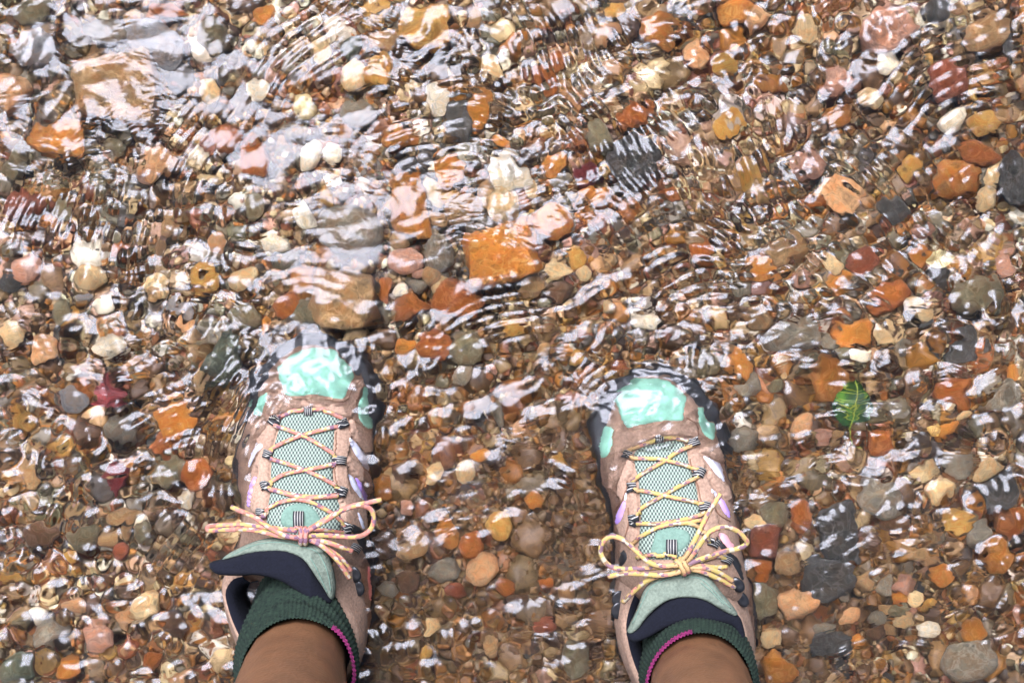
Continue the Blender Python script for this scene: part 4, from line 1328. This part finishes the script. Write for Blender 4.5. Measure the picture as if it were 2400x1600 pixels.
RIGHT = dict(
    label='tan and mint hiking shoe with a double-looped yellow bow beside the green leaf', base=(1570, 1400), toe_y=un(1524, 884, .03).y, lace='lace2', zb=4,
    rows=[(884, 1508, 1542, .034), (887, 1494, 1556, .038), (893, 1478, 1572, .045), (905, 1462, 1594, .051), (925, 1446, 1616, .057), (950, 1432, 1642, .061), (980, 1420, 1666, .063), (1010, 1411, 1682, .064), (1040, 1407, 1688, .066), (1080, 1407, 1697, .071),
          (1110, 1412, 1705, .076), (1150, 1424, 1714, .082), (1200, 1434, 1721, .091), (1250, 1438, 1728, .099), (1300, 1438, 1736, .105), (1340, 1440, 1746, .108), (1375, 1441, 1755, .100), (1410, 1441, 1760, .070), (1445, 1441, 1764, .052), (1490, 1447, 1767, .048), (1540, 1462, 1762, .042), (1600, 1492, 1750, .040), (1660, 1542, 1733, .038), (1692, 1590, 1700, .036)],
    collar_y=1345,
    rim=[(480, 900, .094), (440, 1010, .090), (415, 1130, .088), (425, 1240, .088), (455, 1370, .089), (510, 1520, .090), (590, 1660, .094), (720, 1780, .098), (900, 1840, .100), (1080, 1830, .100), (1230, 1740, .096), (1310, 1590, .093),
         (1335, 1440, .091), (1325, 1290, .091), (1290, 1150, .092), (1235, 1040, .093), (1160, 910, .095), (1090, 820, .097)],
    panels=[
        ('toe_panel', 3, [(340, 460), (350, 430), (420, 350), (480, 300), (520, 288), (600, 290), (680, 290), (780, 330), (830, 360), (865, 400), (870, 440), (855, 480), (850, 540), (855, 570), (820, 585), (700, 580), (600, 600), (500, 625), (440, 640), (410, 610), (370, 540)], 'mint', .0009, .0012),
        ('side_panel', 3, [(275, 620), (325, 630), (330, 760), (310, 830), (262, 850), (254, 760), (262, 690)], 'mint', .0008, .001),
        ('side_panel', 3, [(950, 490), (975, 480), (1010, 540), (1060, 600), (1080, 660), (1070, 720), (1040, 715), (980, 660), (950, 590)], 'mint', .0008, .001),
        ('vamp_band', 3, [(332, 645), (400, 645), (440, 660), (600, 620), (700, 597), (830, 605), (872, 575), (885, 525), (930, 510), (942, 600), (970, 685), (1015, 725), (960, 725), (880, 705), (760, 690), (640, 710), (500, 760), (400, 800), (345, 790)], 'suede', .0022, .0010),
        ('tongue', 3, [(500, 800), (640, 750), (760, 725), (850, 740), (885, 830), (900, 900), (945, 1050), (975, 1200), (985, 1300), (950, 1420), (960, 1560), (900, 1600), (540, 1600), (515, 1560), (525, 1440), (535, 1250), (525, 1100), (515, 1000), (490, 900)], 'air', .0022, .006),
        ('tongue_patch', 4, [(630, 520), (650, 460), (720, 430), (800, 425), (880, 450), (905, 500), (880, 560), (800, 610), (620, 620)], 'mintplate', .0010, .002),
        ('eyestay', 3, [(890, 840), (960, 815), (1005, 900), (1005, 960), (1065, 1100), (1085, 1250), (1110, 1380), (1080, 1470), (1000, 1440), (985, 1300), (965, 1200), (945, 1050), (900, 920)], 'suede', .0034, .0011),
        ('eyestay', 3, [(355, 805), (400, 815), (480, 880), (490, 960), (450, 1010), (440, 1060), (500, 1120), (528, 1250), (518, 1350), (500, 1480), (410, 1470), (370, 1300), (405, 1180), (345, 1100), (312, 1050), (325, 950)], 'suede', .0034, .0011),
        ('strap', 3, [(965, 812), (1040, 745), (1100, 765), (1140, 890), (1095, 868), (1020, 832)], 'suede', .0036, .0010),
        ('side_stripe', 3, [(990, 835), (1060, 862), (1115, 890), (1145, 960), (1155, 1035), (1110, 1000), (1040, 910)], 'silver', .0012, .0012),
        ('strap', 3, [(1005, 925), (1060, 965), (1170, 1070), (1190, 1175), (1120, 1110), (1045, 1030), (1015, 970)], 'suede', .0036, .0010),
        ('side_stripe', 3, [(1050, 1080), (1075, 1090), (1110, 1130), (1112, 1200), (1080, 1160)], 'silver', .0012, .001),
        ('side_stripe', 3, [(1112, 1155), (1140, 1155), (1188, 1240), (1196, 1300), (1160, 1270), (1122, 1210)], 'lilac', .0012, .001),
        ('side_stripe', 3, [(1112, 1405), (1160, 1412), (1196, 1460), (1225, 1500), (1210, 1550), (1160, 1500), (1122, 1450)], 'pinkf', .0012, .001),
        ('heel_strap', 4, [(1090, 490), (1130, 525), (1200, 605), (1255, 665), (1285, 760), (1288, 820), (1240, 740), (1180, 640), (1110, 560)], 'black', .0018, .0014),
        ('side_stripe', 3, [(352, 1290), (378, 1220), (410, 1172), (430, 1182), (415, 1260), (384, 1330), (355, 1345)], 'lilac', .0012, .001),
        ('side_stripe', 3, [(425, 1095), (440, 1110), (430, 1175), (412, 1160)], 'silver', .001, .001),
        ('heel_strap', 4, [(382, 640), (412, 585), (440, 640), (420, 690), (386, 710)], 'black', .0016, .0012),
    ],
    stitch=[(3, [(985, 815), (1050, 780), (1100, 830), (1125, 880)]), (3, [(1010, 940), (1080, 1000), (1170, 1090)]), (3, [(1015, 960), (1070, 1030), (1175, 1145)]), (3, [(905, 860), (925, 960), (965, 1060), (985, 1200)]), (3, [(880, 560), (940, 610), (960, 690)]),
            (3, [(435, 1020), (432, 1090), (405, 1170), (350, 1240)]), (3, [(450, 1220), (455, 1330), (430, 1430)]), (4, [(1060, 240), (1110, 330), (1190, 380)])],
    stitch2=[(4, [(480, 1130), (545, 990), (600, 880), (680, 825), (800, 790), (960, 795), (1040, 850), (1120, 940), (1200, 1020)]), (4, [(980, 830), (1060, 900), (1150, 990)])],
    loops=[(3, (675, 720), 90, 62, 62), (3, (440, 830), 20, 72, 62), (3, (920, 740), -20, 88, 64), (3, (475, 1075), -5, 72, 74), (3, (968, 966), 25, 76, 64), (3, (492, 1312), -10, 68, 74), (3, (1012, 1216), 15, 84, 62),
           (4, (1070, 545), 25, 76, 60), (4, (1162, 672), 30, 74, 50), (4, (765, 580), 90, 125, 76)],
    hooks=[(4, (1240, 845), 35), (4, (1275, 945), 35), (4, (385, 950), -15), (4, (380, 1035), -15)],
    laces=[(3, [(440, 810), (500, 780), (580, 752), (675, 718), (780, 712), (880, 735)]), (3, [(930, 760), (860, 790), (790, 825), (700, 890), (580, 960), (480, 1035)]), (3, [(445, 850), (520, 862), (600, 866), (680, 870), (820, 905), (960, 950)]),
           (3, [(960, 995), (880, 1038), (800, 1080), (680, 1150), (580, 1210), (500, 1275)]), (3, [(490, 1085), (560, 1100), (640, 1120), (760, 1150), (880, 1175), (1005, 1202)]), (3, [(1010, 1262), (940, 1290), (880, 1308), (760, 1330), (640, 1345), (500, 1335)]),
           (3, [(470, 1510), (510, 1470), (560, 1430), (680, 1368), (800, 1345), (900, 1335), (1010, 1300)]), (3, [(880, 1340), (950, 1362), (1010, 1410), (1065, 1480)]), (4, [(520, 640), (620, 625), (720, 620), (800, 640)]), (4, [(960, 680), (1050, 650), (1100, 640), (1160, 670)])],
    bow=[(4, [(840, 700, .126), (770, 705, .127), (690, 708, .127), (600, 680, .126), (500, 592, .124), (420, 522, .121), (330, 490, .118), (265, 530, .115), (245, 600, .113), (280, 680, .113), (360, 726, .114), (500, 728, .117), (620, 722, .120), (800, 712, .122)]),
         (4, [(850, 740, .124), (760, 768, .125), (660, 776, .124), (550, 766, .122), (420, 764, .118), (300, 786, .112)]),
         (4, [(800, 745, .119), (640, 792, .119), (560, 832, .116), (480, 902, .110), (408, 975, .102)]),
         (4, [(830, 690, .126), (860, 645, .128), (900, 585, .129), (970, 452, .130), (1040, 312, .130), (1125, 178, .128)]),
         (4, [(850, 705, .124), (930, 612, .128), (1000, 512, .131), (1060, 450, .132), (1140, 422, .132), (1230, 440, .130), (1300, 500, .127), (1318, 540, .125), (1260, 578, .124), (1150, 602, .124), (1000, 650, .125), (870, 702, .125)]),
         (4, [(860, 712, .122), (960, 700, .122), (1060, 718, .119), (1172, 716, .113)]),
         (4, [(860, 730, .122), (930, 735, .122), (1000, 752, .121), (1110, 802, .117), (1228, 868, .109)]),
         (4, [(870, 722, .123), (1020, 722, .122), (1120, 760, .119), (1215, 822, .112)])],
    knot=(4, (842, 712), 30, .123),
    flap=dict(top=[(440, 1190), (470, 1120), (520, 1010), (560, 900), (620, 830), (720, 780), (850, 755), (980, 760), (1060, 810), (1130, 900), (1200, 980), (1252, 1060), (1220, 1075), (1130, 1030), (1040, 975), (950, 945), (840, 940), (740, 962), (660, 1012), (580, 1090), (520, 1170), (470, 1205)],
              rim=[(440, 1205), (520, 1155), (590, 1075), (670, 995), (750, 945), (850, 922), (960, 930), (1060, 965), (1150, 1025), (1260, 1075), (1300, 1180), (1318, 1320), (1270, 1260), (1200, 1150), (1000, 1115), (880, 1115), (720, 1165), (560, 1250), (470, 1265)],
              zf=lambda x, y: .112 + .012 * min(1, max(0, (y - 1345) / 70)) - .00010 * max(0, 1540 - x) - .00012 * max(0, x - 1660),
              zr=lambda x, y: .118 + .004 * min(1, max(0, (y - 1400) / 50)) - .00010 * max(0, 1540 - x) - .00012 * max(0, x - 1660)),
)
shoe_l, _ = shoe(LEFT)
shoe_r, _ = shoe(RIGHT)

# ------------------------------------------------------------------ socks
LEG = {'l': [(.02, -.172, -.243, .036), (.06, -.170, -.243, .038), (.155, -.160, -.2475, .0405), (.25, -.151, -.252, .0415), (.35, -.143, -.256, .045)],
       'r': [(.02, .150, -.256, .036), (.06, .148, -.256, .037), (.155, .139, -.2600, .0405), (.25, .131, -.265, .0415), (.35, .123, -.269, .045)]}
def leg_at(side, z):
    t = LEG[side]
    zs = [r[0] for r in t]
    return Vector((np.interp(z, zs, [r[1] for r in t]), np.interp(z, zs, [r[2] for r in t]), z)), float(np.interp(z, zs, [r[3] for r in t]))

def sock(side, label, z0, z1, tiltx, folds, seed, mfrac, arcs):
    c0, _ = leg_at(side, .0)
    root = empty('sock', (c0.x, c0.y, .0))
    tag(root, label, 'sock', 'pair of knitted ankle socks')
    na, nz = 460, 64
    V, Fc, UV = [], [], []
    for j in range(nz + 1):
        t = j / nz
        for i in range(na):
            a = 2 * math.pi * i / na
            z = z0 + (z1 - z0) * t + t * (tiltx * math.cos(a) * .5 - .004 * math.sin(a))
            c, r = leg_at(side, z)
            bulge = 0
            for (fz, fa, w) in folds:
                zz = fz + .006 * math.sin(a * 1.0 + seed) + .004 * math.sin(a * 2 + seed * 2)
                bulge += fa * math.exp(-((z - zz) / w) ** 2)
            rib = .00045 * math.cos(a * 92)
            k = .0030 * (1 - .5 * t) + bulge + rib + (1 - t) * .005
            if t > .985: k -= .0022
            sx, sy = (r + k), (r + k) * 1.08 + max(0, math.sin(a)) ** 1.5 * .045 * (1 - t) ** 1.4
            V.append(c + Vector((math.cos(a) * sx, math.sin(a) * sy, 0))); UV.append((i / na, t))
    for j in range(nz):
        for i in range(na):
            i2 = (i + 1) % na
            Fc.append((j * na + i, j * na + i2, (j + 1) * na + i2, (j + 1) * na + i))
    def is_cuff(n):
        a = ((n % na) / na * 360 + 180) % 360 - 180
        return n // na >= nz * mfrac and any(lo < a < hi for lo, hi in arcs)
    fb = [f for n, f in enumerate(Fc) if not is_cuff(n)]; fc = [f for n, f in enumerate(Fc) if is_cuff(n)]
    def sub(name, faces, mat):
        idx = sorted({i for f in faces for i in f}); mp = {v: k for k, v in enumerate(idx)}
        o = mesh_obj(name, [V[i] for i in idx], [tuple(mp[i] for i in f) for f in faces], mat, root, True, [UV[i] for i in idx])
        fix_normals(o)
        return o
    sub('sock_leg', fb, M['sockg']); sub('cuff', fc, M['sockm'])
sock('l', 'dark green ribbed sock bunched in folds above the coral-laced shoe',   .050, .152, -.010, [(.105, .0045, .006), (.122, .005, .0055), (.137, .0035, .005)], .8, .975, [(-175, 50)])
sock('r', 'dark green ribbed sock with magenta cuff above the yellow-bowed shoe',   .050, .145, -.004, [(.112, .003, .006), (.132, .003, .006)], 2.2, .978, [(98, 181), (-181, 5)])

# ------------------------------------------------------------------ person: one body from the feet to the head
def skin_body(name, joints, edges, mat, parent=None, root=0, sub=2):
    me = bpy.data.meshes.new(name)
    off = parent_world(parent)
    me.from_pydata([tuple(Vector(j[:3]) - off) for j in joints], edges, [])
    o = link(bpy.data.objects.new(name, me), parent)
    sm = o.modifiers.new('skin', 'SKIN')
    sm.use_smooth_shade = True
    sm.branch_smoothing = .4
    for i, j in enumerate(joints):
        sv = me.skin_vertices[0].data[i]
        sv.radius = (j[3], j[3] if len(j) < 5 else j[4])
        sv.use_root = (i == root)
    ss = o.modifiers.new('subdivision', 'SUBSURF'); ss.levels = sub; ss.render_levels = sub
    me.materials.append(mat)
    return o

J, E = [], []
def j(x, y, z, r, p=None, r2=None):
    J.append((x, y, z, r, r2 or r)); k = len(J) - 1
    if p is not None: E.append((p, k))
    return k
hip = j(0, -.285, .92, .13)
w1 = j(0, -.29, 1.05, .115, hip); w2 = j(0, -.285, 1.20, .125, w1); w3 = j(0, -.275, 1.33, .12, w2)
nk = j(0, -.255, 1.42, .05, w3); n2 = j(0, -.235, 1.48, .048, nk); hd = j(0, -.205, 1.55, .078, n2); h2 = j(0, -.195, 1.62, .082, hd); h3 = j(0, -.20, 1.68, .055, h2)
ns = j(0, -.115, 1.545, .012, hd)
for s, sd_ in (('l', -1), ('r', 1)):
    hj = j(sd_ * .085, -.283, .84, .085, hip); th = j(sd_ * .095, -.278, .66, .068, hj)
    kn = j((-.098 if s == 'l' else .088), -.262, .49, .050, th)
    prev = kn
    c, r = leg_at(s, .42); prev = j(c.x * (.96), c.y, .42, .052, prev)
    for z in (.35, .29, .23, .17, .12, .07, .035):
        c, r = leg_at(s, z); prev = j(c.x, c.y, z, r * 1.04, prev)
    tx = .012 * -sd_
    prev = j(c.x + tx, c.y + .07, .040, .026, prev); prev = j(c.x + tx * 1.6, c.y + .14, .035, .020, prev)
    sh = j(sd_ * .155, -.275, 1.345, .052, w3); el = j(sd_ * .205, -.19, 1.12, .038, sh); fa = j(sd_ * .16, -.085, 1.135, .031, el); wr = j(sd_ * .122, -.03, 1.147, .024, fa)
    pm = j(sd_ * .100, .000, 1.150, .026, wr, .014)
    for q, (fx, fy, ln) in enumerate([(.092, .034, 1.0), (.088, .020, 1.1), (.087, .004, 1.05), (.090, -.010, .85)]):
        a = j(sd_ * fx, fy, 1.158, .0085, pm); b = j(sd_ * (fx - .022 * ln), fy + .003, 1.166, .0078, a); j(sd_ * (fx - .040 * ln), fy + .002, 1.166, .007, b)
    t1 = j(sd_ * .098, -.025, 1.140, .010, pm); t2 = j(sd_ * .082, -.026, 1.133, .0088, t1); j(sd_ * .066, -.024, 1.138, .008, t2)
person = skin_body('person', J, E, M['skin'])
tag(person, 'bare brown shins of a person standing in the stream in hiking shoes', 'person')
skin_body('shorts', [(0, -.285, .95, .15, .14), (-.088, -.283, .82, .098), (-.097, -.278, .62, .088), (.088, -.283, .82, .098), (.097, -.278, .62, .088)], [(0, 1), (1, 2), (0, 3), (3, 4)], M['cloth'], person)
skin_body('shirt', [(0, -.29, .98, .135), (0, -.29, 1.10, .13), (0, -.285, 1.22, .138), (0, -.275, 1.34, .125), (0, -.258, 1.41, .06), (-.16, -.272, 1.345, .06), (-.19, -.22, 1.22, .052), (.16, -.272, 1.345, .06), (.19, -.22, 1.22, .052)],
          [(0, 1), (1, 2), (2, 3), (3, 4), (3, 5), (5, 6), (3, 7), (7, 8)], M['cloth'], person)
v, f = stone_shape('round', 5, 3)
mesh_obj('hair', [Vector((x * .092, -.222 + y * .095, 1.605 + z * .10)) for x, y, z in v], f.tolist(), M['hair'], person)
for s in (-1, 1):
    v, f = ICO[2]
    mesh_obj('eye', [Vector((s * .031 + x * .012, -.128 + y * .010, 1.575 + z * .009)) for x, y, z in v], f.tolist(), M['phone'], person)

# ------------------------------------------------------------------ leaves in the water
def leaf_mat(name, c, c2, vein):
    m, nt, b = new_mat(name)
    tc = N(nt, 'ShaderNodeTexCoord')
    n = N(nt, 'ShaderNodeTexNoise'); n.inputs['Scale'].default_value = 120; n.inputs['Detail'].default_value = 5
    nt.links.new(tc.outputs['Object'], n.inputs['Vector'])
    r = ramp(nt, [(.38, sc3(c, .6)), (.5, c), (.6, c2), (.72, sc3(c2, 1.3))])
    nt.links.new(n.outputs['Fac'], r.inputs[0]); nt.links.new(r.outputs[0], b.inputs['Base Color'])
    b.inputs['Roughness'].default_value = .55
    return m
def leaf(name, label, base, tip, half, z, c, c2, vc, prof, stem=None, lobes=0):
    B, T = un(*base, z), un(*tip, z)
    root = empty(name, B)
    tag(root, label, 'leaf')
    d = T - B; Ln = d.length; d.normalize(); nrm = Vector((-d.y, d.x, 0))
    V, Fc = [], []
    n, mm = 30, 8
    for i in range(n + 1):
        t = i / n
        w = half * float(np.interp(t, [p[0] for p in prof], [p[1] for p in prof]))
        if lobes: w *= 1 + .45 * math.sin(t * math.pi * lobes) * (1 - t)
        for q in range(-mm, mm + 1):
            s = q / mm
            V.append(B + d * (Ln * t) + nrm * (w * s) + Vector((0, 0, .004 * abs(s) * (1 + .5 * math.sin(t * 9)) + .003 * math.sin(t * 3.1) - .0006 * math.cos(s * 3 + t * 60) * abs(s))))
    st = 2 * mm + 1
    for i in range(n):
        for q in range(2 * mm):
            a = i * st + q
            Fc.append((a, a + 1, a + st + 1, a + st))
    nv = len(V)
    V += [v - Vector((0, 0, .0005)) for v in V]
    Fc += [tuple(k + nv for k in reversed(f_)) for f_ in Fc[:]]
    blade = mesh_obj('leaf_blade', V, Fc, leaf_mat(name + '_blade', c, c2, vc), root)
    vm = leaf_mat(name + '_vein', vc, sc3(vc, .8), vc)
    pts = [B + d * (Ln * t) + Vector((0, 0, .0008 + .003 * math.sin(t * 3.1))) for t in np.linspace(0, .97, 16)]
    if stem:
        pts = catmull([un(*p, z + dz) for p, dz in stem], 6)[:-1] + pts
    tube('midrib', pts, .0006, vm, root, 6)
    for t in np.linspace(.12, .82, 8):
        for s in (-1, 1):
            w = half * float(np.interp(t, [p[0] for p in prof], [p[1] for p in prof]))
            p0 = B + d * (Ln * t); p1 = B + d * (Ln * min(.98, t + .10)) + nrm * (w * s * .85)
            pts = [p0.lerp(p1, k) + Vector((0, 0, .0006 + .004 * abs(k * .85) * (1 + .5 * math.sin((t + .1 * k) * 9)) + .003 * math.sin((t + .1 * k) * 3.1))) for k in np.linspace(0, 1, 6)]
            tube('vein', pts, .00035, vm, blade, 5)
leaf('green_leaf', 'fresh green pointed leaf with a yellow stem lying under the ripples', (1992, 988), (1994, 884), .0172, .032, (.014, .060, .006), (.045, .115, .010), (.30, .32, .03),
     [(0, .35), (.06, .72), (.2, .98), (.4, 1), (.6, .82), (.8, .45), (.92, .18), (1, .02)], [((2001, 1046), -.004), ((1998, 1020), -.001), ((1994, 1000), .001)])
leaf('red_leaf', 'crimson fallen leaf under water near the left edge', (262, 955), (268, 872), .0140, .028, (.16, .016, .013), (.24, .03, .024), (.26, .06, .05),
     [(0, .3), (.1, .7), (.3, 1), (.5, .8), (.65, .7), (.8, .3), (1, .02)], None, 5)
leaf('yellow_leaf', 'pale yellow pointed leaf floating left of the broad olive cobble', (2165, 612), (2232, 606), .0085, .040, (.62, .52, .26), (.72, .62, .36), (.60, .45, .2),
     [(0, .2), (.2, .8), (.45, 1), (.7, .6), (1, .03)])
leaf('small_leaf', 'small orange-yellow leaf right of the green leaf', (2176, 1018), (2190, 985), .0060, .036, (.62, .36, .08), (.70, .46, .14), (.5, .3, .1),
     [(0, .2), (.25, .9), (.5, 1), (.8, .5), (1, .03)], [((2166, 1030), -.002), ((2172, 1022), 0)])
